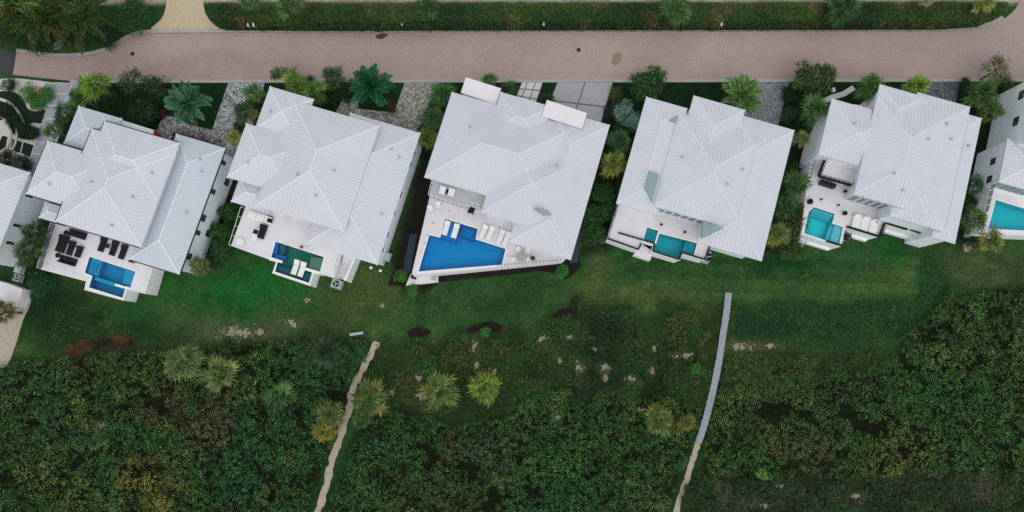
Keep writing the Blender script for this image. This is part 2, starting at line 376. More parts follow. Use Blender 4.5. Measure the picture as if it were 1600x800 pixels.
def build_ground():
    xs = np.concatenate([[-3000, -900, -300, -130], np.arange(-95, 95.01, .45), [130, 300, 900, 3000]])
    ys = np.concatenate([[-3000, -900, -300, -100], np.arange(-45, 70.01, .45), [110, 300, 900, 3000]])
    X, Y = np.meshgrid(xs, ys); nx, ny = len(xs), len(ys)
    x, y = X.ravel(), Y.ravel()
    col = np.tile(LAWN, (len(x), 1))
    n1 = fbm(x, y, 9, 3); n2 = fbm(x, y, 2.6, 11); n3 = fbm(x, y, 22, 19)
    def blend(c, w):
        nonlocal col
        w = np.clip(w, 0, 1)[:, None]; col = col * (1 - w) + np.asarray(c) * w
    # mottled lawn: lusher and drier stretches
    blend(npC(34, 62, 36), (n1 - .45) * 2.2)
    blend(npC(70, 88, 48), (n3 - .48) * 3.0 * (n2 + .4))
    def patch(px, py, rx, ry, c, s=1.0, soft=.5, rot=0.0, nz=.5, seed=1):
        o = P(px, py); k = FPX / CAM_H
        dx, dy = x - o.x, y - o.y; cs, sn = math.cos(rot), math.sin(rot)
        d = np.hypot((dx * cs + dy * sn) / (rx / k), (-dx * sn + dy * cs) / (ry / k))
        d = d + (fbm(x, y, 2.2, 40 + seed) - .5) * nz * 2
        blend(c, s * np.clip((1 - d) / soft + .5, 0, 1))
    def zone(poly, c, s=1.0, soft=.8, nz=.8, seed=2):
        w = PL(poly); i = inpoly(x, y, w); d = edge_dist(x, y, w); d = np.where(i, d, -d) + (fbm(x, y, 2.5, 70 + seed) - .5) * nz * 2
        blend(c, s * np.clip(d / soft + .5, 0, 1))
    # north of the hedge: pale paving; front gardens: dark turf
    zone([(-200, -160), (1900, -160), (1900, 3), (330, 4), (130, 6), (-200, -20)], npC(172, 162, 146), 1, .6, .3, 1)
    zone([(-100, 126), (1800, 126), (1800, 250), (-100, 250)], npC(28, 50, 30), 1, .5, .3, 2)
    # strips between the houses
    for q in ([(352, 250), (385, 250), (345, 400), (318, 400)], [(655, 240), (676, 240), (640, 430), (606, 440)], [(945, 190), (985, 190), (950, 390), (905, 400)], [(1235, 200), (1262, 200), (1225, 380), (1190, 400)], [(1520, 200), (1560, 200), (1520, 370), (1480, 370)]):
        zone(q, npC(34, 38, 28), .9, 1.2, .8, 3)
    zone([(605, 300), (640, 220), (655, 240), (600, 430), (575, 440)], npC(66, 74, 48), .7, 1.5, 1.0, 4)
    # lawn patches
    patch(415, 465, 95, 46, LUSH, .95, .7, seed=3); patch(290, 448, 90, 40, LUSH, .6, .8, seed=4)
    patch(190, 490, 50, 22, npC(30, 80, 38), .7, .8, seed=5); patch(1392, 398, 26, 24, npC(20, 88, 38), .65, 1.2, nz=.6, seed=6)
    patch(1240, 420, 120, 22, npC(26, 64, 34), .7, .8, seed=7)
    patch(560, 450, 75, 34, npC(74, 88, 48), .75, .9, seed=8); patch(500, 500, 90, 20, npC(70, 84, 46), .6, .9, seed=9)
    patch(770, 460, 130, 40, npC(42, 74, 40), .7, .8, seed=10)
    patch(1000, 458, 95, 18, npC(80, 92, 48), .7, 1.3, nz=.9, seed=11); patch(1010, 425, 120, 16, npC(40, 74, 36), .6, .8, seed=12)
    patch(935, 432, 18, 40, npC(80, 86, 50), .6, .9, seed=13)
    patch(1290, 450, 120, 14, npC(64, 86, 44), .5, 1.3, nz=.9, seed=14); patch(1400, 440, 45, 26, npC(70, 90, 46), .55, 1.2, nz=.8, seed=15)
    patch(1230, 535, 100, 14, npC(70, 78, 40), .7, .9, seed=16); patch(1300, 495, 150, 28, npC(34, 60, 32), .8, .8, seed=17)
    patch(1455, 440, 26, 38, npC(26, 70, 42), .85, .6, nz=.2, seed=18); patch(1545, 418, 62, 26, npC(80, 82, 54), .7, 1.1, seed=19)
    patch(100, 480, 60, 40, npC(24, 46, 28), .8, .8, seed=20); patch(160, 530, 120, 30, npC(28, 52, 30), .7, .8, seed=21)
    patch(265, 415, 40, 16, npC(30, 60, 34), .6, .8, seed=22)
    # rough ground between the lawn and the thicket
    zone([(400, 528), (580, 530), (640, 522), (800, 520), (900, 470), (960, 478), (1135, 476), (1130, 620), (1100, 660), (560, 670), (480, 560)], npC(44, 58, 32), .9, 2.5, 2.5, 5)
    zone([(1140, 548), (1300, 556), (1420, 540), (1420, 600), (1120, 620)], npC(42, 50, 30), .9, 2.0, 1.6, 6)
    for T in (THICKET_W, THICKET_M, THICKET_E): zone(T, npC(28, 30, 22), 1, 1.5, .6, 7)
    zone([(1100, 742), (1330, 750), (1500, 738), (1800, 742), (1800, 1000), (1000, 1000), (1060, 800)], npC(40, 42, 32), .9, 2.5, 2.5, 8)
    patch(1490, 762, 140, 22, npC(52, 60, 36), .7, 1, seed=23); patch(1230, 790, 40, 8, npC(120, 116, 104), .5, .8, seed=24)
    # bare sand
    for i, (a, b, rx, ry, s, rot) in enumerate(SANDS): patch(a, b, rx * 1.5, ry * 1.6, npC(96, 90, 72), s * .5, 1.0, rot, .6, 30 + i)
    # mowing bands on the right-hand lawn
    u = np.sin((y + .03 * x + 3.2 * np.exp(-((x - P(925, 430).x) / 5.5) ** 2)) * 3.3 + n1 * 2.0) + .5 * np.sin((y + .03 * x + 3.2 * np.exp(-((x - P(925, 430).x) / 5.5) ** 2)) * 7.1); w = inpoly(x, y, PL([(930, 395), (1440, 385), (1440, 470), (930, 470)]))
    col *= (1 + (.08 + .15 * u) * w)[:, None]
    col *= (.70 + .6 * n2)[:, None]
    V = np.stack([x, y, (fbm(x, y, 6, 90) - .5) * .08 - .05], 1)
    i = np.arange(ny - 1)[:, None] * nx + np.arange(nx - 1)[None, :]
    F = np.stack([i, i + 1, i + nx + 1, i + nx], -1).reshape(-1, 4)
    o = np_mesh('ground', V, F, 'ground', None, col); tag(o, kind='structure')
build_ground()

def sheet(name, pts, m, z=.006, px=True, kind='structure', thick=.05, holes=(), parent=None):
    b = MB(); w = PL(pts) if px else pts
    b.prism(w, z - thick, z, [PL(h) if px else h for h in holes]); o = b.build(name, m, parent)
    if parent is None: tag(o, kind=kind)
    return o

# ---- the brick road with a finely divided surface so that stains can lie on it
def build_road():
    north = smooth_loop([(26, 82), (60, 87), (100, 90), (140, 87), (165, 80), (190, 66), (215, 55), (240, 52.5)], 5, False) + [(420, 51), (800, 50), (1200, 49), (1480, 49)] + smooth_loop([(1500, 48), (1540, 42), (1572, 27), (1592, 4), (1600, -40), (1602, -120)], 5, False)
    south = [(1800, 124), (1600, 124.5), (800, 125.5), (110, 126.5), (20, 117)]
    poly = north + [(1800, -120)] + south; w = PL(poly)
    o0, o1 = P(20, 130), P(1660, -60)
    xs = np.arange(o0.x, o1.x + 20, .5); ys = np.arange(o0.y - 1, o1.y + 2, .5)
    # one clipped sheet for the outline, coloured per vertex after subdividing the triangles
    import bmesh
    bm = bmesh.new(); vs = [bm.verts.new((p.x, p.y, .012)) for p in w]; bm.faces.new(vs)
    for k in range(2):
        pass
    for axis, vals in ((0, np.arange(-70, 90, 1.2)), (1, np.arange(15, 62, .8))):
        for t in vals:
            pl = Vector((t, 0, 0)) if axis == 0 else Vector((0, t, 0)); no = Vector((1, 0, 0)) if axis == 0 else Vector((0, 1, 0))
            bmesh.ops.bisect_plane(bm, geom=bm.verts[:] + bm.edges[:] + bm.faces[:], plane_co=pl, plane_no=no)
    bmesh.ops.recalc_face_normals(bm, faces=bm.faces[:])
    me = bpy.data.meshes.new('road'); bm.to_mesh(me); bm.free()
    n = len(me.vertices); co = np.empty(n * 3, np.float32); me.vertices.foreach_get('co', co); co = co.reshape(-1, 3)
    x, y = co[:, 0], co[:, 1]
    col = np.tile(npC(172, 150, 144), (n, 1)); a = fbm(x, y, 7, 5); b = fbm(x, y, 2, 8); e = fbm(x * .25, y, 5, 15)
    def bl(c, wt):
        nonlocal col
        wt = np.clip(wt, 0, 1)[:, None]; col = col * (1 - wt) + c * wt
    bl(npC(180, 159, 154), (a - .5) * 3.0); bl(npC(156, 132, 126), (.48 - e) * 3); bl(npC(170, 154, 151), (b - .55) * 3)
    up = P(1600, 60); bl(npC(168, 150, 148), np.clip((x - P(1440, 80).x) / 8, 0, 1) * .8)
    me.polygons.foreach_set('use_smooth', [False] * len(me.polygons))
    at = me.color_attributes.new('Col', 'FLOAT_COLOR', 'POINT'); c4 = np.ones((n, 4), np.float32); c4[:, :3] = col; at.data.foreach_set('color', c4.ravel())
    me.materials.append(M['road']); r = bpy.data.objects.new('road', me); COL.objects.link(r); tag(r, kind='structure')
    return north
NORTH_EDGE = build_road()

def strip(pts, wpx, m, name, z0, z1, parent=None, side=0.0):
    """a band of constant width along a pixel polyline on the ground"""
    w = PL(pts); L, R = [], []
    for i, p in enumerate(w):
        a = w[max(0, i - 1)]; b = w[min(len(w) - 1, i + 1)]; d = (b - a); d.z = 0; d.normalize(); n = Vector((-d.y, d.x, 0))
        ww = wpx[i] if isinstance(wpx, (list, tuple)) else wpx
        L.append(p + n * ww * (.5 + side)); R.append(p - n * ww * (.5 - side))
    b = MB(); k = len(w)
    vs = [(p.x, p.y, z1) for p in L] + [(p.x, p.y, z1) for p in R] + [(p.x, p.y, z0) for p in L] + [(p.x, p.y, z0) for p in R]
    fs = []
    for i in range(k - 1):
        fs += [(i, k + i, k + i + 1, i + 1), (i, i + 1, 2 * k + i + 1, 2 * k + i), (k + i + 1, k + i, 3 * k + i, 3 * k + i + 1)]
    fs += [(0, 2 * k, 3 * k, k), (k - 1, 2 * k - 1, 4 * k - 1, 3 * k - 1)]
    b.add(vs, fs); o = b.build(name, m, parent)
    if parent is None: tag(o, kind='structure')
    return o
strip([(x, y - 3.2) for x, y in NORTH_EDGE[:-16]] , .52, 'concrete', 'kerb_north', -.05, .12)
strip([(110, 127.4), (400, 127), (800, 126.6), (1200, 126), (1600, 125.4), (1800, 125)], .46, 'concrete', 'kerb_south', -.05, .10)
sheet('asphalt_road', [(-200, 70), (-10, 72), (30, 83), (24, 118), (-10, 112), (-200, 110)], 'asphalt', .008)
sheet('tan_driveway', smooth_loop([(262, -60), (260, 5), (252, 30), (236, 47), (290, 50), (344, 49), (328, 32), (318, 8), (316, -60)], 3), 'tangravel', .02)
def disc(name, label, cat, px, py, r, m, z0, h, n=16, group=None):
    p = P(px, py, 0); t = thing(name, label, cat, (p.x, p.y, z0), group)
    b = MB(); b.tube((p.x, p.y, z0 - .03), (p.x, p.y, z0 + h), r, r, n); b.build('frame', 'iron', t)
    b = MB(); b.tube((p.x, p.y, z0 + h - .01), (p.x, p.y, z0 + h + .008), r * .84, r * .84, n); b.build('lid', m, t)
    return t
disc('manhole_cover', 'round dark manhole cover on the road near the hedge bend', 'manhole cover', 207, 84, .30, 'iron', .012, .01, group='manhole covers in the road')
disc('manhole_cover', 'round dark manhole cover mid-road above the house with twin white canopies', 'manhole cover', 904, 78, .30, 'iron', .012, .01, group='manhole covers in the road')
def drain(px, py, label):
    p = P(px, py, 0); t = thing('storm_drain', label, 'drain', (p.x, p.y, .0), 'storm drains at the hedge kerb')
    b = MB(); b.box((p.x, p.y, .0), 1.15, .55, .135); b.build('frame', 'slabdark', t)
    for i in range(6):
        b = MB(); b.box((p.x - .42 + i * .168, p.y, .136), .09, .42, .02); b.build('bar', 'iron', t)
drain(592, 48, 'rusty storm drain in the kerb with mud washed beside it'); drain(1110, 46, 'storm drain grate in the kerb with clean road beside it')
sheet('mud_stain', wobble(smooth_loop([(588, 55), (597, 52), (607, 53), (603, 58), (595, 62), (589, 60)], 3), .5, 4), mat('mud', C(84, 62, 54), .9, .3, 3), .017, thick=.002)
sheet('patch_stain', smooth_loop([(957, 92), (960, 84), (968, 82), (972, 88), (969, 97), (962, 102), (955, 99)], 3), mat('old_patch', C(146, 126, 112), .9, .06, 3), .017, thick=.002)

# ---- driveways, paths and beds
sheet('cobble_driveway', [(357, 129), (414, 129), (404, 165), (383, 235), (362, 262), (345, 245), (322, 238), (330, 207)], 'cobble', .02)
sheet('cobble_court', [(256, 180), (278, 184), (294, 194), (332, 203), (326, 222), (272, 206), (266, 222), (244, 206)], 'cobble', .026)
sheet('cobble_driveway', [(632, 129), (685, 128.5), (676, 165), (664, 212), (640, 210), (612, 196), (620, 165)], 'cobble2', .02)
sheet('cobble_court', [(537, 152), (561, 158), (559, 170), (618, 176), (612, 200), (560, 192), (524, 176)], 'cobble2', .026)
sheet('cobble_driveway', [(1172, 127.5), (1233, 127.5), (1216, 196), (1176, 190), (1158, 180)], 'cobble3', .02)
sheet('cobble_driveway', [(1452, 127), (1500, 127), (1492, 165), (1444, 160)], 'cobble4', .02)
def slab_field(name, label, cat, quad, us, vs, base_m, slab_m, gap, z=.02, zs=.035, skip=()):
    """a sheet of joints with separate slabs laid on it; us, vs are the joint positions from 0 to 1"""
    q = PL(quad); o = thing(name, label, cat, (q[0].x, q[0].y, 0)); b = MB(); b.prism(q, -.03, z); b.build('joint_bed', base_m, o)
    def at(u, v): return (q[0] * (1 - u) + q[1] * u) * (1 - v) + (q[3] * (1 - u) + q[2] * u) * v
    wu, wv = (q[1] - q[0]).length, (q[3] - q[0]).length
    for i in range(len(us) - 1):
        for j in range(len(vs) - 1):
            if (i, j) in skip: continue
            a, c = us[i] + gap / wu, us[i + 1] - gap / wu; d, e = vs[j] + gap / wv, vs[j + 1] - gap / wv
            b = MB(); b.prism([at(a, d), at(c, d), at(c, e), at(a, e)], z - .01, zs + random.uniform(0, .006)); b.build('slab', slab_m, o)
    return o
slab_field('concrete_driveway', 'pale concrete driveway of big slabs with dark joints above middle house', 'driveway', [(871, 128), (958, 128), (938, 196), (851, 178)], [0, .5, 1], [0, .58, 1], 'slabdark', 'drive', .09)
slab_field('stepping_path', 'short path of white square slabs with dark joints beside concrete driveway', 'path', [(815.5, 128), (848.5, 128), (836, 166), (803, 158)], [0, .27, .66, 1], [0, .36, .72, 1], 'slabdark', 'whiteslab', .07)
slab_field('garden_walk', 'long walkway of grey slabs with pale joints between two leftmost houses', 'path', [(84, 128.5), (124, 130), (62, 292), (36, 284)], [0, .72, 1], [0, .115, .235, .365, .49, .6, .715, .83, 1], 'joint_pale', 'slab', .095, skip=[(1, 5), (1, 6), (1, 7)])
strip([(1283, 161), (1300, 152), (1318, 147), (1334, 137)], .75, 'whiteslab', 'entry_path', -.02, .03)
# west formal garden
sheet('garden_base', [(-120, 130), (24, 122), (60, 126), (84, 129), (60, 205), (48, 255), (40, 285), (-120, 262)], 'joint_pale', .018)
sheet('garden_lawn', smooth_loop([(-20, 146), (12, 142), (30, 148), (38, 158), (44, 170), (56, 174), (72, 172), (66, 192), (52, 192), (42, 195), (36, 184), (26, 168), (14, 158), (-2, 152), (-20, 150)], 3), 'lawn_dark', .03)
for q in ([(20, 217), (35, 222), (31, 239), (17, 234)], [(37, 222), (53, 227), (47, 245), (33, 239)], [(4, 212), (12, 214), (9, 230), (0, 235), (-6, 232)]): sheet('garden_lawn', q, 'lawn_dark', .03)
sheet('planting_bed', smooth_loop([(-20, 155), (2, 158), (18, 166), (28, 178), (34, 192), (46, 196), (56, 202), (54, 216), (40, 218), (24, 212), (14, 200), (6, 188), (-20, 186)], 3), 'mulch', .028)
def ring_wall(px, py, r, a0, a1, label):
    p = P(px, py, 0); pts = [(p.x + r * math.cos(a0 + (a1 - a0) * i / 20), p.y + r * math.sin(a0 + (a1 - a0) * i / 20)) for i in range(21)]
    b = MB()
    for i in range(20): b.bar((*pts[i], 0), (*pts[i + 1], 0), .28, .22)
    tag(b.build('garden_edging', 'edging'), label, 'edging', 'curved pale garden edgings')
ring_wall(-18, 214, 3.2, -1.0, 1.25, 'inner curved pale edging beside the small square lawns'); ring_wall(-18, 214, 4.0, -.9, .35, 'outer curved pale edging beside the small square lawns')
# tan path at the lower left, mulch beds, gravel
sheet('tan_path', smooth_loop([(-60, 452), (8, 456), (44, 462), (47, 476), (36, 500), (24, 540), (10, 572), (-10, 572), (-60, 560)], 3), 'sandpave', .02)
sheet('mulch_bed', [(684, 429), (876, 407), (905, 400), (908, 415), (893, 432), (882, 436), (862, 426), (840, 424), (760, 433), (686, 441)], 'mulch', .02)
sheet('mulch_bed', smooth_loop([(622, 424), (634, 440), (684, 438), (676, 450), (655, 461), (640, 461), (626, 447), (616, 430)], 3), 'mulch', .02)
sheet('mulch_bed', [(655, 262), (676, 280), (672, 320), (642, 425), (634, 446), (606, 446), (626, 392), (645, 330)], 'mulch', .018)
sheet('gravel_strip', [(641, 366), (652, 366), (640, 428), (628, 428)], 'bluegravel', .026)
sheet('gravel_strip', [(898, 360), (908, 362), (903, 410), (890, 412)], 'bluegravel', .026)
for q, m in (([(638, 519), (646, 513), (660, 511), (672, 516), (670, 523), (655, 527), (640, 526)], 'mulch'), ([(730, 516), (740, 508), (762, 502), (780, 506), (784, 516), (770, 519), (752, 516), (738, 521)], 'mulch'),
             ([(864, 492), (876, 483), (888, 480), (894, 466), (902, 463), (903, 480), (900, 494), (888, 498), (870, 497)], 'mulch'), ([(96, 558), (104, 540), (122, 531), (160, 527), (195, 523), (210, 529), (208, 540), (180, 547), (140, 549), (115, 560)], 'mulch_orange')):
    sheet('mulch_bed', wobble(smooth_loop(q, 4), .5, 9), m, .02)
# bare sand showing through the rough, in ragged blotches
def sand_blotches():
    rg = np.random.default_rng(77); b = MB()
    for (px, py, rx, ry, s, rot) in SANDS:
        o = P(px, py); k = FPX / CAM_H
        for j in range(max(6, int(rx * ry / 4.5))):
            dx, dy = rg.normal() * rx * .5 / k, rg.normal() * ry * .5 / k; core = j < 2 + rx * ry / 60; dx, dy = (dx * .55, dy * .55) if core else (dx, dy); r = rg.uniform(.16, .42) if core else rg.uniform(.03, .14); n = 11; ph = rg.uniform(0, 6, 3)
            cx, cy = o.x + dx * math.cos(rot) - dy * math.sin(rot), o.y + dx * math.sin(rot) + dy * math.cos(rot); el = rg.uniform(.5, 1.0); th = rg.uniform(0, 3)
            pts = []
            for i in range(n):
                a = 2 * math.pi * i / n; q = r * (1 + .3 * math.sin(2 * a + ph[0]) + .25 * math.sin(3 * a + ph[1]) + rg.normal() * .12); X, Y = q * math.cos(a), q * math.sin(a) * el
                pts.append((cx + X * math.cos(th) - Y * math.sin(th), cy + X * math.sin(th) + Y * math.cos(th)))
            z = .012 + .0007 * (len(b.v) % 40); o2 = len(b.v); b.v += [(cx, cy, z + .02)] + [(x, y, z) for x, y in pts]; b.f += [(o2, o2 + 1 + i, o2 + 1 + (i + 1) % n) for i in range(n)]
    o = b.build('bare_sand', mat('bare_sand', C(146, 138, 118), .95, .2, 3)); tag(o, 'pale bare sand blotches in the rough ground', 'sand', None, 'stuff')
sand_blotches()
# the sand trail and the boardwalk through the thicket
strip(wobble(smooth_loop([(589, 533), (578, 556), (560, 588), (550, 612), (546, 636), (536, 668), (524, 702), (514, 742), (503, 780), (490, 820), (470, 900)], 5, False), .9, 12), [.75 + .25 * math.sin(i * 1.3) * .5 + .12 * (i % 3) for i in range(51)], 'sandpath', 'sand_trail', -.03, .03)
def boardwalk():
    pts = smooth_loop([(1138.5, 458), (1135, 490), (1130, 522), (1125, 556), (1119, 588), (1113, 616), (1106, 644), (1098, 672), (1091, 692)], 8, False)
    w = PL(pts, .25); o = thing('boardwalk', 'narrow grey timber boardwalk crossing lawn edge into thicket', 'boardwalk', (w[0].x, w[0].y, 0))
    L = [0.0]
    for a, b in zip(w, w[1:]): L.append(L[-1] + (b - a).length)
    mb = MB(); st = MB(); s = 0.0; k = 0; rr = random.Random(3); px_ = None
    while s < L[-1]:
        while L[k + 1] < s: k += 1
        f = (s - L[k]) / (L[k + 1] - L[k]); p = w[k].lerp(w[k + 1], f); d = (w[k + 1] - w[k]); a = math.atan2(d.y, d.x)
        mb.box((p.x, p.y, .20 + rr.uniform(0, .008)), .135, (.86 + rr.uniform(-.07, .07)), .035, a + rr.uniform(-.02, .02)); s += .148
    pk = mb.build('plank_deck', 'wood', o); pk['kind'] = 'stuff'
    for sd in (-1, 1):
        st = MB()
        for a, b in zip(w, w[1:]):
            d = (b - a).normalized(); n = Vector((-d.y, d.x, 0)) * .30 * sd
            st.bar(Vector((a.x, a.y, .02)) + n, Vector((b.x, b.y, .02)) + n, .08, .18)
        st.build('joist', 'wood', o)
boardwalk()
strip(wobble(smooth_loop([(1091, 690), (1083, 716), (1076, 740), (1067, 768), (1056, 800), (1040, 860), (1030, 900)], 5, False), .7, 5), [.62, .7, .8] * 10 + [.7], 'sandpath', 'sand_trail', -.03, .03)

# ------------------------------------------------------------------ houses
class Rect:
    """a rectangle in plan fitted to four pixel corners (NW, NE, SE, SW) seen at height z"""
    def __init__(s, nw, ne, se, sw, z):
        a, b, c, d = (P(*q, z) for q in (nw, ne, se, sw))
        ang = HA
        s.u = Vector((math.cos(ang), math.sin(ang), 0)); s.v = Vector((math.sin(ang), -math.cos(ang), 0))   # v points to the lawn
        s.c = (a + b + c + d) / 4; s.z = z; s.ang = ang
        s.a = ((b + c - a - d) / 4).dot(s.u); s.b = ((c + d - a - b) / 4).dot(s.v)
    def pt(s, x, y, z): p = s.c + s.u * x + s.v * y; return Vector((p.x, p.y, z))

def hip_roof(house, corners, z, pitch=.36, ov=.45, m='roof', gutter=None, walls=True, vents=(), wall_m='wall', wz=0.0, spacing=.46, ovs=None, capw=.26):
    r = Rect(*corners, z); a, b = r.a, r.b; k = min(a, b); rise = pitch * k
    # outline corners in order NW, NE, SE, SW and the ridge ends
    E = [(-a, -b), (a, -b), (a, b), (-a, b)]
    R = [(-(a - k), 0), (a - k, 0)] if a >= b else [(0, -(b - k)), (0, b - k)]
    top = [r.pt(x, y, z) for x, y in E]; rd = [r.pt(x, y, z + rise) for x, y in R]
    mb = MB(); low = [p - Vector((0, 0, .2)) for p in top]
    vs = top + rd + low
    if a >= b: fs = [(0, 4, 5, 1), (1, 5, 2), (2, 5, 4, 3), (3, 4, 0)]
    else: fs = [(0, 4, 1), (1, 4, 5, 2), (2, 5, 3), (3, 5, 4, 0)]
    fs = [f[::-1] for f in fs]
    fs += [(i, (i + 1) % 4, 6 + (i + 1) % 4, 6 + i) for i in range(4)] + [(6, 7, 8, 9)]
    mb.add(vs, fs); roof = mb.build('roof', m, house)
    # standing seams down each slope
    sb = MB(); up = Vector((0, 0, 1))
    for side in range(4):
        L = a if side in (0, 2) else b; off = b if side in (0, 2) else a
        run_dir, out = (r.u, r.v * (-1 if side == 0 else 1)) if side in (0, 2) else (r.v, r.u * (1 if side == 1 else -1))
        n = int(2 * L / spacing); 
        for i in range(n):
            s = -L + (i + .5) * 2 * L / n; run = min(k, L - abs(s))
            if run < .25: continue
            p0 = r.c + run_dir * s + out * off; p0 = Vector((p0.x, p0.y, z + .004)); p1 = p0 - out * run + up * (pitch * run)
            h = run_dir * .05; t = up * .065
            sb.add([p0 - h, p0 + h, p1 + h, p1 - h, p0 - h * .5 + t, p0 + h * .5 + t, p1 + h * .5 + t, p1 - h * .5 + t],
                   [(4, 5, 6, 7), (0, 1, 5, 4), (1, 2, 6, 5), (2, 3, 7, 6), (3, 0, 4, 7)])
    so = sb.build('standing_seams', 'seam_blue' if m != 'roof' else ('seam' if capw > .2 else 'seam_flat'), roof); so['kind'] = 'stuff'
    lines = [(top[0], rd[0]), (top[1], rd[1] if a >= b else rd[0]), (top[2], rd[1]), (top[3], rd[0] if a >= b else rd[1])]
    if (rd[1] - rd[0]).length > .3: lines.append((rd[0], rd[1]))
    for p, q in lines:
        cb = MB(); cb.cap(p, q, capw, .07, .0); cb.build('ridge_cap', 'cap' if capw > .2 else 'seam', roof)
    if gutter:
        for i in range(4):
            if gutter is True or 'NESW'[i] in gutter:
                gb = MB(); p, q = top[i], top[(i + 1) % 4]; o = (r.v * -1, r.u, r.v, r.u * -1)[i] * .075; gb.bar(p + o - up * .14, q + o - up * .14, .13, .11); gb.build('gutter', 'gutter', roof)
    for (vx, vy) in vents:
        x, y = vx * a, vy * b; d = min(a - abs(x), b - abs(y), k); zz = z + pitch * d
        vb = MB(); p = r.pt(x, y, zz); vb.tube(p - up * .1, p + up * .3, .11, .11, 8); vb.tube(p + up * .3, p + up * .38, .17, .12, 8); vb.build('vent_pipe', 'ac', roof)
    if walls:
        on, oe, os_, ow = ovs if ovs else (ov,) * 4
        wb = MB(); q = [r.pt(-a + ow, -b + on, 0), r.pt(a - oe, -b + on, 0), r.pt(a - oe, b - os_, 0), r.pt(-a + ow, b - os_, 0)]
        wb.prism(q, wz, z - .19); wb.build('wall', wall_m, house)
        r.w = (-a + ow, a - oe, -b + on, b - os_)
    r.z = z
    return r

def window(house, r, side, s, z0, w, h, glass='glass', frame='dark', name='window', mull=1):
    """window on the wall under roof rectangle r; s from -1 to 1 along that wall"""
    x0, x1, y0, y1 = r.w
    if side in 'NS':
        x = (x0 + x1) / 2 + s * (x1 - x0) / 2; y = y0 if side == 'N' else y1; n = r.v * (-1 if side == 'N' else 1); t = r.u
    else:
        y = (y0 + y1) / 2 + s * (y1 - y0) / 2; x = x0 if side == 'W' else x1; n = r.u * (-1 if side == 'W' else 1); t = r.v
    p = r.pt(x, y, z0); up = Vector((0, 0, 1))
    def plate(b, ww, zz0, zz1, d0, d1, off=0.0):
        q = p + t * off
        vs = [q - t * ww / 2 + n * d + up * zz for d in (d0, d1) for zz in (zz0, zz1)] + [q + t * ww / 2 + n * d + up * zz for d in (d0, d1) for zz in (zz0, zz1)]
        b.add(vs, [(0, 1, 3, 2), (4, 6, 7, 5), (0, 2, 6, 4), (1, 5, 7, 3), (2, 3, 7, 6), (0, 4, 5, 1)])
    b = MB(); plate(b, w, 0, .09, -.02, .07); plate(b, w, h - .09, h, -.02, .07)
    for o in (-w / 2 + .045, w / 2 - .045): plate(b, .09, .09, h - .09, -.02, .068, o)
    for i in range(1, mull): plate(b, .07, .09, h - .09, -.02, .066, -w / 2 + w * i / mull)
    f = b.build(name, frame, house)
    for i in range(mull):
        g = MB(); plate(g, w / mull - .12, .09, h - .09, -.02, .03, -w / 2 + w * (i + .5) / mull); g.build('pane', glass, f)
    return f

def flat_roof(house, quad, z, m='white', t=.3, name='canopy'):
    b = MB(); b.prism(PL(quad, z), z - t, z); return b.build(name, m, house)

def house(label, px, py):
    p = P(px, py, 0); return thing('house', label, 'house', (p.x, p.y, 0), 'white metal-roofed villas along the road')

def railing(parent, pts, z, h=1.0, m='dark', post=.05, step=1.4, glass=None, rail=.05):
    """top rail with posts, and glass panels between them if asked"""
    w = [Vector((*P(x, y, z).xy, z)) for x, y in pts]; up = Vector((0, 0, 1)); b = MB()
    for p, q in zip(w, w[1:]): b.bar(p + up * (h - .04), q + up * (h - .04), rail, .05)
    ro = b.build('railing', m, parent)
    for k, (p, q) in enumerate(zip(w, w[1:])):
        L = (q - p).length; n = max(1, round(L / step))
        for i in range(n + (1 if k == len(w) - 2 else 0)):
            c = p.lerp(q, i / n); pb = MB(); pb.box(c, post, post, h - .04, HA); pb.build('post', m, ro)
        if glass:
            for i in range(n):
                a, c = p.lerp(q, (i + .08) / n), p.lerp(q, (i + .92) / n); gb = MB(); gb.bar(a + up * .08, c + up * .08, .02, h - .18); gb.build('glass_panel', glass, ro)
    return ro

def terrace(label, poly, z, holes=(), m='deck', wm='white', name='pool_terrace', edge=True):
    w = PL(poly, z); t = thing(name, label, 'terrace', (w[0].x, w[0].y, 0), 'raised pool terraces behind the villas')
    b = MB(); b.prism(w, z - .12, z, [PL(h, z) for h in holes]); b.build('paving', m, t)
    b = MB(); n = len(w)
    c = sum(w, Vector()) / n
    for i in range(n):
        p, q = w[i], w[(i + 1) % n]; d = (q - p).normalized(); nn = Vector((d.y, -d.x, 0))
        vs = [Vector((p.x, p.y, 0)), Vector((q.x, q.y, 0)), Vector((q.x, q.y, z - .124)), Vector((p.x, p.y, z - .124))]
        b.add(vs, [(0, 1, 2, 3)])
    b.build('retaining_wall', wm, t)
    return t

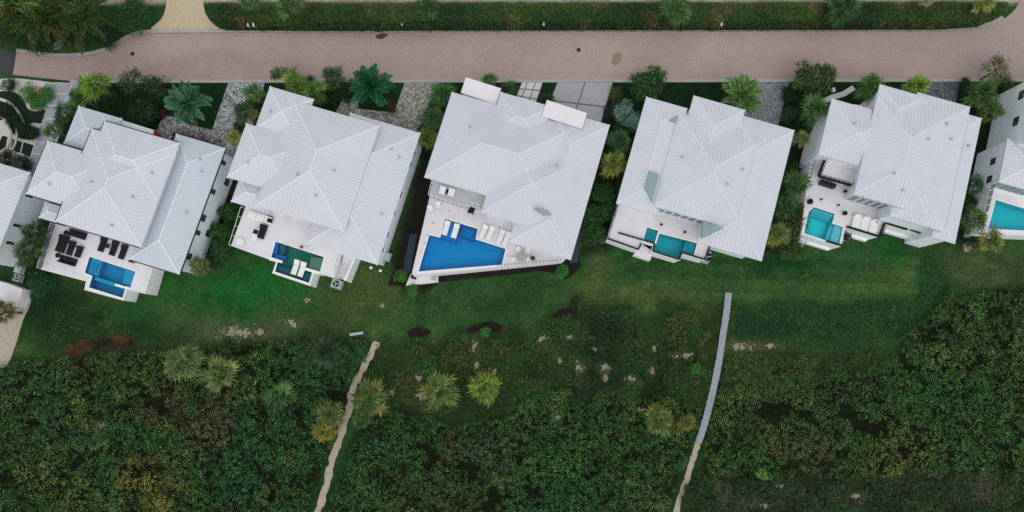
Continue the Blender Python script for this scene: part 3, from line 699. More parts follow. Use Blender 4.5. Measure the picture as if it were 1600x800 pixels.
def pool(label, polys, z, tint, floor, ledge=(), depth=1.5, wall_c=None, steps=(), group='garden swimming pools'):
    """polys: outline of the whole water (pixel points at deck level); ledge: shallow shelves (poly, depth below deck, colour)"""
    w = PL(polys, z); t = thing('swimming_pool', label, 'pool', (w[0].x, w[0].y, 0), group)
    fm = mat('pool_plaster', floor, .6, .07, .9); b = MB()
    b.prism(w, z - depth - .05, z - depth); n = len(w)
    for i in range(n):
        p, q = w[i], w[(i + 1) % n]
        b.add([Vector((p.x, p.y, z - depth)), Vector((q.x, q.y, z - depth)), Vector((q.x, q.y, z - .02)), Vector((p.x, p.y, z - .02))], [(0, 1, 2, 3)])
    b.build('basin', fm, t)
    b = MB()
    area = sum(w[i].x * w[(i + 1) % n].y - w[(i + 1) % n].x * w[i].y for i in range(n)); sg = 1 if area > 0 else -1
    o1 = []
    for i in range(n):   # coping follows the edge, on the deck side
        p0, p, p2 = w[i - 1], w[i], w[(i + 1) % n]; d1 = (p - p0).normalized(); d2 = (p2 - p).normalized()
        n1 = Vector((d1.y, -d1.x, 0)) * sg; n2 = Vector((d2.y, -d2.x, 0)) * sg; bis = (n1 + n2); bis = bis / max(.35, (1 + n1.dot(n2)))
        o1.append(p + bis * .22)
    for i in range(n):
        j = (i + 1) % n; up = Vector((0, 0, .025)); dn = Vector((0, 0, -.08))
        b.add([w[i] + up, w[j] + up, o1[j] + up, o1[i] + up, w[i] + dn, w[j] + dn, o1[j] + dn, o1[i] + dn], [(0, 1, 2, 3), (0, 4, 5, 1), (2, 6, 7, 3)])
    b.build('coping', 'coping', t)
    for poly, d, c in ledge:
        q = PL(poly, z); lb = MB(); lb.prism(q, z - depth + .01, z - d); lb.build('step', mat('pool_step', c, .6, .06, 1.5), t)
    wb = MB(); cx = sum((p for p in w), Vector()) / n
    wb.prism([p + (cx - p).normalized() * .004 for p in w], z - .13, z - .13); wb.build('water', water_mat('pool_water', tint), t)
    return t

# ---- furniture
def lounger(label, px, py, z, L=1.95, W=.75, m='cush_black', fm='dark', rz=HA, group='sun loungers', flip=1, name='sun_lounger', cat='lounger'):
    p = P(px, py, z + .3); o = Vector((p.x, p.y, z)); t = thing(name, label, cat, o, group)
    c, s = math.cos(rz), math.sin(rz)
    def W_(x, y, zz=0): return Vector((o.x + x * c - y * s, o.y + x * s + y * c, z + zz))
    b = MB(); b.box(W_(0, 0, .2), W, L, .06, rz); b.build('frame', fm, t)
    for x in (-1, 1):
        for y in (-1, 1): b = MB(); b.box(W_(x * (W / 2 - .06), y * (L / 2 - .1)), .06, .06, .2, rz); b.build('leg', fm, t)
    b = MB(); b.pad(W_(0, -flip * L * .17, .26), W - .04, L * .64, .11, rz); b.build('cushion', m, t)
    # raised back: a wedge towards the house
    h = W / 2 - .02; y0, y1 = flip * L * .16, flip * L * .49
    vs = [W_(-h, y0, .26), W_(h, y0, .26), W_(h, y1, .30), W_(-h, y1, .30), W_(-h, y0, .38), W_(h, y0, .38), W_(h, y1 - flip * .06, .66), W_(-h, y1 - flip * .06, .66)]
    b = MB(); b.add(vs, [(0, 1, 2, 3), (4, 5, 6, 7), (0, 1, 5, 4), (1, 2, 6, 5), (2, 3, 7, 6), (3, 0, 4, 7)]); b.build('backrest', m, t)
    return t

def sofa(label, px, py, z, L=2.0, W=.9, seats=2, m='cush_black', fm='dark', rz=HA, group='terrace sofas', back=1):
    p = P(px, py, z + .4); o = Vector((p.x, p.y, z)); t = thing('sofa', label, 'sofa', o, group); c, s = math.cos(rz), math.sin(rz)
    def W_(x, y, zz=0): return Vector((o.x + x * c - y * s, o.y + x * s + y * c, z + zz))
    b = MB(); b.box(W_(0, 0, .06), L, W, .22, rz); b.build('base', fm, t)
    for i in range(seats):
        x = -L / 2 + (i + .5) * L / seats
        b = MB(); b.pad(W_(x, -back * .09, .28), L / seats - .05, W - .24, .16, rz); b.build('seat_cushion', m, t)
        b = MB(); b.pad(W_(x, back * (W / 2 - .10), .28), L / seats - .05, .2, .46, rz); b.build('back_cushion', m, t)
    for x in (-1, 1):
        for y in (-1, 1): b = MB(); b.box(W_(x * (L / 2 - .08), y * (W / 2 - .08)), .06, .06, .06, rz); b.build('leg', fm, t)
    return t

def round_table(label, px, py, z, r=.4, h=.45, m='dark', top='cush_black', group='small round tables'):
    p = P(px, py, z + h); o = Vector((p.x, p.y, z)); t = thing('round_table', label, 'table', o, group); n = 18
    b = MB(); b.tube(o + Vector((0, 0, h - .04)), o + Vector((0, 0, h)), r, r, n); b.build('tabletop', top, t)
    b = MB(); b.tube(o, o + Vector((0, 0, h - .04)), .05, .05, 8); b.build('column', m, t)
    b = MB(); b.tube(o, o + Vector((0, 0, .03)), r * .55, r * .5, n); b.build('base', m, t)
    return t

def square_table(label, px, py, z, W=.5, L=.5, h=.4, m='dark', rz=HA, group='low square tables'):
    p = P(px, py, z + h); o = Vector((p.x, p.y, z)); t = thing('side_table', label, 'table', o, group); c, s = math.cos(rz), math.sin(rz)
    b = MB(); b.box(o + Vector((0, 0, h - .05)), W, L, .05, rz); b.build('tabletop', m, t)
    for x in (-1, 1):
        for y in (-1, 1):
            X, Y = x * (W / 2 - .05), y * (L / 2 - .05); b = MB(); b.box(o + Vector((X * c - Y * s, X * s + Y * c, 0)), .05, .05, h - .05, rz); b.build('leg', m, t)
    return t

def chair(label, px, py, z, rz, m='cush_white', fm='whiteslab', group='white terrace chairs', W=.58):
    p = P(px, py, z + .45); o = Vector((p.x, p.y, z)); t = thing('chair', label, 'chair', o, group); c, s = math.cos(rz), math.sin(rz)
    def W_(x, y, zz=0): return Vector((o.x + x * c - y * s, o.y + x * s + y * c, z + zz))
    b = MB(); b.pad(W_(0, 0, .4), W, W, .09, rz, .03); b.build('seat', m, t)
    b = MB(); vs = [W_(-W / 2, W / 2 - .04, .49), W_(W / 2, W / 2 - .04, .49), W_(W / 2, W / 2 + .1, .88), W_(-W / 2, W / 2 + .1, .88)]; vs += [v + Vector((s * -.05, c * .05, 0)) for v in vs]
    b.add(vs, [(0, 1, 2, 3), (7, 6, 5, 4), (0, 4, 5, 1), (2, 6, 7, 3), (1, 5, 6, 2), (3, 7, 4, 0)]); b.build('backrest', m, t)
    for x in (-1, 1):
        for y in (-1, 1): b = MB(); b.box(W_(x * (W / 2 - .04), y * (W / 2 - .04)), .04, .04, .4, rz); b.build('leg', fm, t)
    return t

def ac_unit(label, px, py, z=0.0, W=.95, D=.8, H=.8, rz=HA, fan=True):
    p = P(px, py, z + H); o = Vector((p.x, p.y, z)); t = thing('air_conditioner', label, 'air conditioner', o, 'air conditioning units beside the villas')
    b = MB(); b.box(o + Vector((0, 0, .06)), W, D, H - .06, rz); b.build('cabinet', 'ac', t)
    b = MB(); b.box(o, W + .15, D + .15, .06, rz); b.build('plinth', 'slab', t)
    if fan:
        u = Vector((0, 0, 1)); b = MB(); b.tube(o + u * (H - .01), o + u * (H + .03), D * .4, D * .4, 16); b.build('fan_ring', 'dark', t)
        for i in range(3):
            a = i * 2.094; b = MB(); b.box(o + Vector((math.cos(a) * D * .18, math.sin(a) * D * .18, H + .032)), D * .34, .12, .015, a); b.build('fan_blade', 'ac', t)
        b = MB(); b.tube(o + u * (H + .03), o + u * (H + .05), .09, .09, 10); b.build('hub', 'ac', t)
    return t

def planter(label, px, py, z, r=.28, h=.5, m='dark', leaf=(34, 40, 34), n=90, ls=.22, cat='planter', group='potted plants on terraces'):
    p = P(px, py, z + h); o = Vector((p.x, p.y, z)); t = thing('potted_plant', label, cat, o, group)
    b = MB(); b.tube(o, o + Vector((0, 0, h)), r * .75, r, 12); b.build('pot', m, t)
    if n:
        c = np.array(o) + np.array([0, 0, h]); d = RNG.normal(size=(n, 3)); d[:, 2] = np.abs(d[:, 2]) + .4; d /= np.linalg.norm(d, axis=1)[:, None]
        V, F, K = leaf_quads(c + d * RNG.uniform(.05, 1.0, (n, 1)) * r * 1.3, d + RNG.normal(size=(n, 3)) * .3, ls, .45, npC(*leaf) * RNG.uniform(.6, 1.4, (n, 1))); np_mesh('leaves', V, F, 'leaf', t, K)
    return t

def leaf_quads(c, nrm, size, aspect, col, fold=.12):
    """a folded four-cornered leaf at every point c, facing nrm"""
    n = len(c); nrm = nrm / (np.linalg.norm(nrm, axis=1)[:, None] + 1e-9)
    r = RNG.normal(size=(n, 3)); t = r - nrm * (r * nrm).sum(1)[:, None]; t /= np.linalg.norm(t, axis=1)[:, None] + 1e-9
    s = np.cross(nrm, t); L = (np.broadcast_to(np.asarray(size, float).reshape(-1, 1), (n, 1)) * RNG.uniform(.7, 1.3, (n, 1))); W = L * aspect
    V = np.stack([c - t * L / 2, c + s * W / 2 + nrm * L * fold, c + t * L / 2 - nrm * L * fold * .5, c - s * W / 2 + nrm * L * fold], 1).reshape(-1, 3)
    F = np.arange(4 * n).reshape(n, 4); K = np.repeat(np.broadcast_to(col, (n, 3)), 4, 0)
    return V, F, K

Z = 3.0   # height of the raised pool terraces

# ---- house with charcoal loungers (second from the left edge)
h1 = house('white villa with dark gutters and charcoal loungers on its pool terrace', 190, 290)
G1 = 'NESW'
r1m = hip_roof(h1, [(140, 198.3), (272, 240), (222.5, 388.5), (91, 346.6)], 7.6, .38, gutter='NSW', vents=[(.55, .1), (-.4, .05), (.3, .75)])
hip_roof(h1, [(160.9, 187.3), (277.9, 223.8), (248, 316), (131, 280)], 7.64, .38, gutter='NW', vents=[(.7, .2)])
hip_roof(h1, [(70.9, 218.1), (178, 251), (150, 336), (44.5, 303.4)], 7.4, .38, gutter='NSW', vents=[(-.35, .45)])
r1 = hip_roof(h1, [(121, 164), (188, 185.5), (170, 246), (102, 224)], 6.0, .36, m='roof_blue')
r1e = hip_roof(h1, [(273.4, 205.8), (347.6, 232.8), (283.3, 431.7), (205, 404)], 5.9, .33, m='roof_blue', gutter='NES', vents=[(.35, -.72), (.55, -.55), (.55, .1)])
hip_roof(h1, [(70, 314), (110, 328), (102, 352), (61.7, 340.7)], 5.7, .33, m='roof_blue', gutter='S')
flat_roof(h1, [(188, 187), (240, 203), (236, 215), (184, 199)], 4.2, 'white')
for s, w in ((-.85, .5), (-.35, .6), (.1, .9), (.35, .6), (.75, .8)): window(h1, r1e, 'E', s, 3.6, w, 1.1)
for s in (-.6, .3): window(h1, r1e, 'E', s, .9, .9, 1.2)
window(h1, r1, 'W', .1, 3.3, .9, 1.2)
for s_ in (-.7, -.35, 0, .35): window(h1, r1m, 'S', s_, 3.05, 1.6, 2.3, 'glass', 'white', 'glass_door', 2)
pool1 = [(140, 401.3), (157.8, 406.9), (211.7, 424.7), (205, 447.5), (180, 440.5), (178, 445), (204, 453), (196, 453), (191.6, 465.4), (139, 449), (144, 434), (132.5, 426)]
pool1 = [(140, 401.3), (211.7, 424.7), (204, 449), (197, 447), (191.6, 465.4), (139, 449), (144.5, 431), (132.5, 426)]
t1 = terrace('white pool terrace carrying charcoal daybeds and loungers', [(90, 340), (64, 421), (134.4, 439.7), (131.5, 453), (192.5, 469.7), (199, 452), (227, 459.4), (240, 415), (250, 380), (120, 330)], Z, [pool1])
pool('blue stepped pool with square spa corner below charcoal loungers', pool1, Z, (.6, .96, .97, 1), C(12, 126, 172, 1.4), [
    ([(140.6, 402.3), (157.4, 407.9), (149.6, 431.5), (133.6, 425.8)], .45, C(40, 150, 195, 1.3)), ([(193, 420), (210.5, 425.4), (203.6, 447.6), (188, 442)], .5, C(70, 165, 205, 1.2)),
    ([(146, 431.5), (192, 447), (190.5, 452), (144.5, 436.5)], .4, C(60, 160, 200, 1.2)), ([(142.5, 410), (151, 412.8), (147.6, 423.8), (138.7, 421)], .3, C(50, 140, 185, 1.2))])
b = MB(); q = PL([(180, 443), (205.5, 450.5), (204.5, 453.8), (179, 446.3)], Z + .1); b.prism(q, Z - .1, Z + .12); b.build('pool_wall', 'white', t1)
for k in range(8):   # shallow terrace edge boards along the lawn side
    u0, u1 = k / 8 + .012, (k + 1) / 8 - .012; A, B, Cc, D = P(72, 411, Z), P(140, 431.5, Z), P(136.5, 439.5, Z), P(67, 419.5, Z)
    b = MB(); b.prism([A.lerp(B, u0), A.lerp(B, u1), D.lerp(Cc, u1), D.lerp(Cc, u0)], Z - .01, Z + .03 + .004 * (k % 3)); b.build('edge_slab', 'deck3', t1)
railing(t1, [(86.5, 351), (66, 419.5)], Z, 1.05, 'cush_white', .06, 1.25, 'panel')
railing(t1, [(237, 420), (227.5, 457)], Z, .9, 'cush_white', .05, 1.5)
def z1(x, y): return 50 + x / 5.332, 330 + y / 5.332
for lab, x, y, L, W in (('large charcoal daybed nearest the glass railing', 250, 270, 2.3, 1.25), ('middle charcoal lounger of the three beside the spa', 322, 306, 1.9, .8), ('short charcoal lounger nearest the square spa', 388, 336, 1.5, .8),
        ('charcoal lounger left of a small square table under the eave', 586, 275, 1.95, .78), ('charcoal lounger right of a small square table under the eave', 680, 308, 1.95, .78), ('charcoal lounger half under the lower bluish roof', 757, 338, 1.95, .78)):
    a, c = z1(x, y); lounger(lab, a, c, Z, L, W, group='charcoal loungers on the white terrace')
for lab, x, y in (('charcoal two-seat sofa against the eave', 374, 190), ('charcoal two-seat sofa facing the edge slabs', 293, 410)): a, c = z1(x, y); sofa(lab, a, c, Z, 2.2, .95, back=(1 if y < 300 else -1), group='charcoal terrace sofas')
for lab, x, y in (('black round table at the end of the upper charcoal sofa', 282, 178), ('black round table at the end of the lower charcoal sofa', 212, 367)): a, c = z1(x, y); round_table(lab, a, c, Z, .32)
a, c = z1(626, 290); square_table('small dark square table between charcoal loungers', a, c, Z, .55, .5, .4)
a, c = z1(826, 416); square_table('low black table at the lower roof edge', a, c, Z, .75, .35, .4)

# ---- house with two white loungers in a green pool
h2 = house('white villa beside a green pool with stairs down to the lawn', 490, 260)
r2m = hip_roof(h2, [(456, 154), (592.3, 197.9), (538, 363), (401.4, 322)], 7.6, .38, vents=[(.45, .05), (.25, .55), (-.25, .3)])
hip_roof(h2, [(420.6, 134.2), (489.9, 155.1), (467, 222), (399, 203)], 7.2, .38, vents=[(-.5, .1)])
hip_roof(h2, [(384.1, 192.3), (485, 222), (457, 308), (355.5, 276.3)], 7.4, .38, vents=[(-.45, .35)])
hip_roof(h2, [(374, 276), (425, 292), (413, 330), (362, 315.7)], 6.0, .33)
r2e = hip_roof(h2, [(541.6, 173), (653, 208), (593, 416), (484, 381)], 5.9, .30, vents=[(.45, -.62), (.7, -.55), (.72, .3)])
for s, w in ((-.78, .6), (-.6, .6), (-.1, .8), (.2, .5), (.55, .7), (.8, .5)): window(h2, r2e, 'E', s, 3.5, w, 1.2)
for s_ in (-.6, -.25, .1): window(h2, r2m, 'S', s_, 3.05, 1.6, 2.3, 'glass', 'white', 'glass_door', 2)
pool2 = [(430.6, 377.5), (506, 401.8), (500, 424.3), (489, 421), (483, 442), (429.7, 424.3), (434.5, 408), (423.5, 404.5)]
t2 = terrace('white pool terrace with lawn stairs and white sofa set', [(392, 300), (361, 384), (431.5, 409.3), (425, 427), (484, 446.8), (490, 427), (500, 427.5), (522, 434), (532, 400), (556, 370), (520, 330)], Z, [pool2])
pool('teal green pool with two white loungers on its shelf', pool2, Z, (.62, .90, .84, 1), C(14, 118, 112, 1.4), [
    ([(485.5, 401), (505, 403), (499.4, 423.4), (481, 418.5)], .25, C(132, 142, 130, 1.2)), ([(431, 378.6), (446, 383), (438, 406.5), (424.5, 403.6)], .55, C(20, 110, 120, 1.2)), ([(433, 414), (487, 428), (484, 440), (430.5, 423.4)], .6, C(10, 98, 120, 1.2))])
b = MB(); q = PL([(477.5, 418), (500.5, 425), (499, 429), (476, 422)], Z); b.prism(q, Z - .1, Z + .14); b.build('pool_wall', 'white', t2)
b = MB(); q = PL([(421.5, 401), (442, 407.5), (440.5, 411.5), (420, 405)], Z); b.prism(q, Z - .1, Z + .14); b.build('pool_wall', 'white', t2)
def z2(x, y): return 350 + x / 5.335, 310 + y / 5.335
def bench(label, pts, W, m):
    w = [P(*z2(*p), Z) for p in pts]; o = thing('pool_bench', label, 'bench', (w[0].x, w[0].y, Z - .5), 'blue benches in the green pool')
    for i, (p, q) in enumerate(zip(w, w[1:])):
        b = MB(); d = (q - p).normalized(); b.bar(Vector((p.x, p.y, Z - .5)), Vector((q.x, q.y, Z - .5)), W, .53 + .01 * i); b.build('seat', m, o)
    return o
bench('bright blue L-shaped bench in the corner of the green pool', [(442, 366), (428, 470)], .42, 'blue')
bench('bright blue bench arm lying across the green pool corner', [(428, 476), (518, 498)], .42, 'blue')
for lab, x, y in (('left of two white loungers standing in the green pool', 596, 572), ('right of two white loungers standing in the green pool', 651, 590)): a, c = z2(x, y); lounger(lab, a, c, Z - .25, 2.0, .72, 'cush_white', 'cush_white', group='white loungers in the green pool')
# stairs to the lawn
st = thing('garden_stairs', 'white stairs leading down from terrace beside the green pool', 'stairs', P(540, 415, 0))
for i in range(10):
    zt = Z - .28 * i; f0, f1 = i / 10, (i + 1) / 10; A, B = P(537, 397, Z), P(552, 401.5, Z); A2, B2 = P(523.5, 433, 1.8), P(536.5, 437, 1.8)
    p, q, s2, t_ = A.lerp(A2, f0), B.lerp(B2, f0), B.lerp(B2, f1), A.lerp(A2, f1)
    b = MB(); b.prism([Vector((v.x, v.y, 0)) for v in (p, q, s2, t_)], 0, max(.15, zt - .1)); b.build('step', 'deck3' if i % 2 else 'deck', st)
b = MB(); b.prism(PL([(553, 400.5), (556, 401.5), (540.5, 439), (537.5, 438)], Z), 0, Z + .05); b.build('side_wall', 'white', st)
railing(t2, [(381, 325), (362.3, 384)], Z, 1.0, 'cush_white', .05, 1.3); railing(t2, [(362.3, 384), (430.5, 408)], Z, .95, 'cush_white', .05, 1.4)
railing(t2, [(533, 396), (524, 428)], Z, .95, 'ac', .05, 1.1)
railing(t2, [(488, 368), (481.5, 386)], Z, .95, 'ac', .05, .9)
a, c = z2(300, 160); sofa('long white sofa under the eave of the green-pool terrace', a, c, Z, 3.4, .95, 3, 'cush_white', 'cush_white', group='white terrace sofas')
a, c = z2(262, 300); square_table('white low table with a dark tray beside black daybed', a, c, Z, .8, 1.7, .35, 'cush_white')
a, c = z2(262, 278); square_table('square black tray table on the white low table', a, c, Z + .36, .6, .55, .2, 'cush_black')
a, c = z2(318, 275); lounger('black daybed beside the white low table', a, c, Z, 1.9, .95, group='black seats on the green-pool terrace')
a, c = z2(383, 180); chair('black armchair at the white sofa', a, c, Z, HA, 'cush_black', 'dark', 'black seats on the green-pool terrace', .7)
a, c = z2(133, 366); round_table('white round table in the terrace corner above lawn', a, c, Z, .5, .5, 'cush_white', 'cush_white', group='white round tables')
a, c = z2(645, 404); planter('small terracotta pot beside the green pool edge', a, c, Z, .2, .35, mat('terracotta', C(150, 110, 80), .8), n=30, ls=.12)
a, c = z2(935, 712); ac_unit('grey pool pump unit with round fan below terrace stairs', a, c, 0, 1.3, 1.1, .9)
a, c = z2(1352, 482); ac_unit('white condenser box at the corner of the green-pool villa', a, c, 1.2, .85, 1.0, .8, fan=False)
for lab, x, y in (('small white garden light near the villa corner on the lawn', 1225, 578), ('larger white garden box near the villa corner on the lawn', 1304, 603)):
    a, c = z2(x, y); p = P(a, c, .3); t = thing('garden_light', lab, 'light', (p.x, p.y, 0), 'white boxes on the lawn'); b = MB(); b.box((p.x, p.y, 0), .3, .28, .3, HA); b.build('base', 'whiteslab', t); b = MB(); b.box((p.x, p.y, .3), .36, .34, .05, HA); b.build('lid', 'cush_white', t)

# ---- middle house with the big blue pool
h3 = house('white villa with two flat white canopies and the largest blue pool', 810, 260)
hip_roof(h3, [(706.6, 141.2), (900, 202), (858, 336), (663.7, 275.3)], 7.8, .30, vents=[(-.55, -.3)], ovs=(.4, .4, .8, .5), capw=.16)
hip_roof(h3, [(790, 210), (914.8, 250.8), (877, 370), (752, 330.5)], 7.84, .30, vents=[(.4, -.6)], ovs=(.4, .4, .6, .4), capw=.16)
r3 = hip_roof(h3, [(860, 168), (955.3, 196.8), (888.8, 407.6), (794, 375.6)], 7.4, .25, ovs=(.4, .5, .6, .5), capw=.16)
hip_roof(h3, [(783, 142.8), (862, 167.5), (842, 232), (763, 206)], 7.82, .30, capw=.16)
flat_roof(h3, [(728, 120.7), (783, 138), (775, 163.5), (720, 144.5)], 7.3, 'deck'); flat_roof(h3, [(854.5, 156), (917, 176.5), (909.5, 200.5), (847, 181)], 8.25, 'deck')
b = MB()
for q in ([(729, 124), (782, 140), (776, 160), (723, 143)],): b.prism(PL(q, 7.0), 0, 6.98)
b.build('porch_wall', 'wall', h3)
b = MB(); b.prism(PL([(834, 326.5), (846, 327), (862, 335.5), (850, 336)], 8.9), 8.3, 9.1); b.build('roof_gap_shade', mat('shaded_gap_grey', C(150, 160, 170), .3, .05, 2), h3)  # grey slab standing in for the shadowed gap between the roofs
for s_ in (-.6, 0, .5): window(h3, r3, 'S', s_, 3.3, 1.6, 2.2, 'glass', 'white', 'glass_door', 2)
for s_ in (-.6, -.2, .3, .7): window(h3, r3, 'E', s_, 3.6, 1.0, 1.3)
pool3 = [(695, 342), (746.5, 357.8), (743, 374), (790, 389), (784, 413.5), (654, 424.2), (671, 367.3), (688, 371.5)]
t3 = terrace('pale triangular pool terrace of the middle villa', [(673, 300), (643.8, 426), (646, 431), (880, 407.5), (890, 395), (860, 350), (740, 300)], Z, [pool3], 'deck3')
pool('large deep blue pool with an angled lawn edge', pool3, Z, (.45, .97, .98, 1), C(0, 126, 182, 1.5), [
    ([(695.6, 343), (719, 350), (711.5, 377.5), (689, 371.2)], .35, C(4, 112, 185, 1.35)), ([(723, 351.3), (745.6, 358.4), (740.5, 376), (718, 369)], .5, C(4, 100, 170, 1.35)), ([(728, 357), (740, 360.8), (736.5, 371.5), (725, 368)], .3, C(10, 112, 178, 1.3))])
for lab, x, y in (('left of two white loungers standing in the big blue pool', 697, 356), ('right of two white loungers standing in the big blue pool', 711.5, 360.5)): lounger(lab, x, y, Z - .35, 1.95, .75, 'cush_white', 'cush_white', group='white loungers in the big blue pool')
for i, (lab, x, y) in enumerate((('first white lounger from the spa on the big pool deck', 755, 362), ('second white lounger from the spa on the big pool deck', 766, 364.5), ('third white lounger from the spa on the big pool deck', 782.5, 370), ('fourth white lounger, half under the roof on big pool deck', 791.5, 373))): lounger(lab, x, y, Z, 2.0, .68, 'cush_white', 'cush_white', rz=HA - .12, group='white loungers on the big pool deck')
round_table('grey glass round dining table among white chairs', 814.5, 401, Z, .62, .74, 'ac', 'cush_grey', 'grey round tables on the big pool deck'); round_table('small dark grey round table beside the dining set', 832.5, 403.5, Z, .3, .6, 'dark', 'gutter', 'grey round tables on the big pool deck')
for lab, x, y, a in (('white chair north-west of the grey round table, turned toward pool', 810.5, 391, .4), ('white chair north-east of the grey round table, by the roof', 824, 391.5, -.5), ('white chair left of the grey round table, nearest big pool', 802, 405, 1.6), ('white chair between the two grey round tables', 825, 405.5, -2.4)): chair(lab, x, y, Z, a, group='white dining chairs on the big pool deck')
for lab, x, y, a in (('white low chair at the terrace corner below the balcony, outer', 673, 326.5, .5), ('white low chair at the terrace corner below the balcony, inner', 685, 321, .1)): chair(lab, x, y, Z, a, group='white low chairs under the balcony')
# balcony
bz = 5.6; bal = [(676.5, 276), (764, 302), (753, 328), (735, 322), (731, 327), (670, 307)]
b = MB(); b.prism(PL(bal, bz), bz - .35, bz); b.build('balcony_floor', 'deckg', h3)
b = MB(); b.prism(PL([(679, 280), (756, 304), (750, 322), (674, 303)], bz - .36), 0, bz - .36); b.build('wall', 'wall', h3)
railing(h3, [(676.5, 280), (670.5, 306.5), (729, 325), (733, 317), (751, 323)], bz, .95, 'cush_white', .04, .55)
for q in ((676.5, 280), (674.5, 289), (672.5, 298), (670.5, 306.5)): pass
w = [P(x, y, bz + .95) for x, y in ((676.5, 281), (670.8, 306), (729, 324.5), (733, 316.5), (751, 322.5))]
for p, q in zip(w, w[1:]):
    n = max(1, round((q - p).length / .62))
    for i in range(n + 1): c = p.lerp(q, i / n); b = MB(); b.tube((c.x, c.y, bz + .9), (c.x, c.y, bz + 1.02), .07, .07, 6); b.build('post_cap', 'dark', h3)
for lab, x, y in (('white chair left of black table on the grey balcony', 691, 298.5), ('white chair right of black table on the grey balcony', 705, 302)): chair(lab, x, y, bz, HA, group='white balcony chairs', W=.8)
square_table('black square table between white balcony chairs', 697, 299, bz, .5, .55, .45, 'cush_black')
square_table('black square box table below the balcony notch', 736.5, 328, Z, .8, .9, .9, 'cush_black')
w = [P(x, y, Z + .4) for x, y in ((778, 414.6), (876, 406))]
for i in range(19): c = w[0].lerp(w[1], i / 18); b = MB(); b.tube((c.x, c.y, Z - .02), (c.x, c.y, Z + .5), .055, .055, 6); b.build('bollard_post', 'dark', t3)
for x, y in ((668, 368), (664, 380), (702, 330), (677, 349), (780, 356)): c = P(x, y, Z); b = MB(); b.tube((c.x, c.y, Z - .02), (c.x, c.y, Z + .12), .07, .07, 8); b.build('deck_light', 'dark', t3)
p3 = terrace('small pale lower landing at the corner of big blue pool', [(642, 427.5), (684, 428), (684, 440.5), (634, 446)], .9, (), 'deck3', name='landing')
square_table('black grate box on the lower landing', 646.5, 432.5, .9, .75, .55, .3, 'cush_black'); square_table('white box table on the lower landing edge', 678, 433.5, .9, .6, .7, .3, 'cush_grey')

# ---- house with the small turquoise pool and twin spa shelves
h4 = house('white villa with turquoise pool and black wall rails', 1105, 270)
r4m = hip_roof(h4, [(1064, 176), (1205, 218), (1160, 364), (1018, 320)], 7.6, .21, vents=[(.35, .2), (.6, -.2), (-.7, -.1)], ovs=(.3, .3, .72, .5), capw=.16)
hip_roof(h4, [(1085.4, 148), (1165.7, 173.7), (1133, 285), (1052, 262)], 7.45, .21, capw=.16)
hip_roof(h4, [(1145, 175), (1245.8, 205.9), (1185, 408), (1088, 377)], 7.2, .20, ovs=(.4, .4, 1.2, .9), capw=.16)
hip_roof(h4, [(1012, 151), (1076, 170.6), (1026, 336), (960.8, 317.5)], 7.3, .20, ovs=(.4, .4, 1.2, .9), capw=.16)
for i in range(6): window(h4, r4m, 'S', -.80 + i * .19, 3.05, 1.05, 2.5, 'greenglass', 'white', 'glass_door')
M['recess'] = mat('shaded_recess', C(136, 160, 162), .35, .06, 1.5)
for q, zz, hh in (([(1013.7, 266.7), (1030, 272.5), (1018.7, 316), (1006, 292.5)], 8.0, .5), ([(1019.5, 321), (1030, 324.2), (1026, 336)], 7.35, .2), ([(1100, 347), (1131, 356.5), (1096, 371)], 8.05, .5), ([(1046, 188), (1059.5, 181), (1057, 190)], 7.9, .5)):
    b = MB(); b.prism(PL(q, zz), zz - hh, zz); b.build('recess_shade_panel', 'recess', h4)  # raised grey-green panel with the shade of a roof recess in its colour
pool4 = [(1011, 355.5), (1028, 360.7), (1029.5, 364.8), (1071, 375.3), (1089, 380.4), (1083.6, 399), (1065.5, 393.5), (1060.5, 404.6), (1019.7, 392.3), (1023, 380), (1005.6, 374.5)]
t4 = terrace('white pool terrace with black-capped edges and turquoise pool', [(970, 308), (949.5, 373), (997.5, 390.8), (1001.5, 380), (1022.5, 386), (1018.8, 394), (1061.7, 406.5), (1065, 396.5), (1101.5, 406.5), (1110, 380), (1130, 350), (1040, 310)], Z, [pool4])
pool('small turquoise pool flanked by two square shelves', pool4, Z, (.55, .93, .92, 1), C(6, 152, 166, 1.6), [
    ([(1011.5, 356.6), (1027.6, 361.5), (1022.5, 379.4), (1006.4, 374.2)], .35, C(50, 155, 165, 1.2)), ([(1013, 361), (1024.5, 364.5), (1020.5, 377), (1009.5, 373.5)], .3, C(20, 145, 160, 1.2)), ([(1072, 376.4), (1088, 381.2), (1083, 398), (1066.5, 393)], .3, C(90, 165, 178, 1.15)), ([(1074.5, 380), (1084.5, 383), (1081, 396), (1070.5, 393)], .26, C(70, 160, 175, 1.15))])
b = MB(); b.prism(PL([(1028.3, 361.5), (1030.8, 362.3), (1024.8, 382), (1022.3, 381)], Z), Z - .5, Z + .04); b.build('pool_wall', 'white', t4)
for pts in ([(949.5, 373), (997.3, 390), (1001.3, 380.5)], [(965.8, 364), (1022.5, 380.5), (1019.5, 392.6), (1060.8, 405.6), (1065, 394.8), (1101, 405.6), (1108.3, 385)]):
    b = MB(); w = PL(pts, Z)
    for p, q in zip(w, w[1:]): b.bar(p, q, .16, .32)
    b.build('edge_cap', 'dark', t4)
railing(t4, [(966, 320), (950.5, 371)], Z, 1.0, 'dark', .05, 1.4)
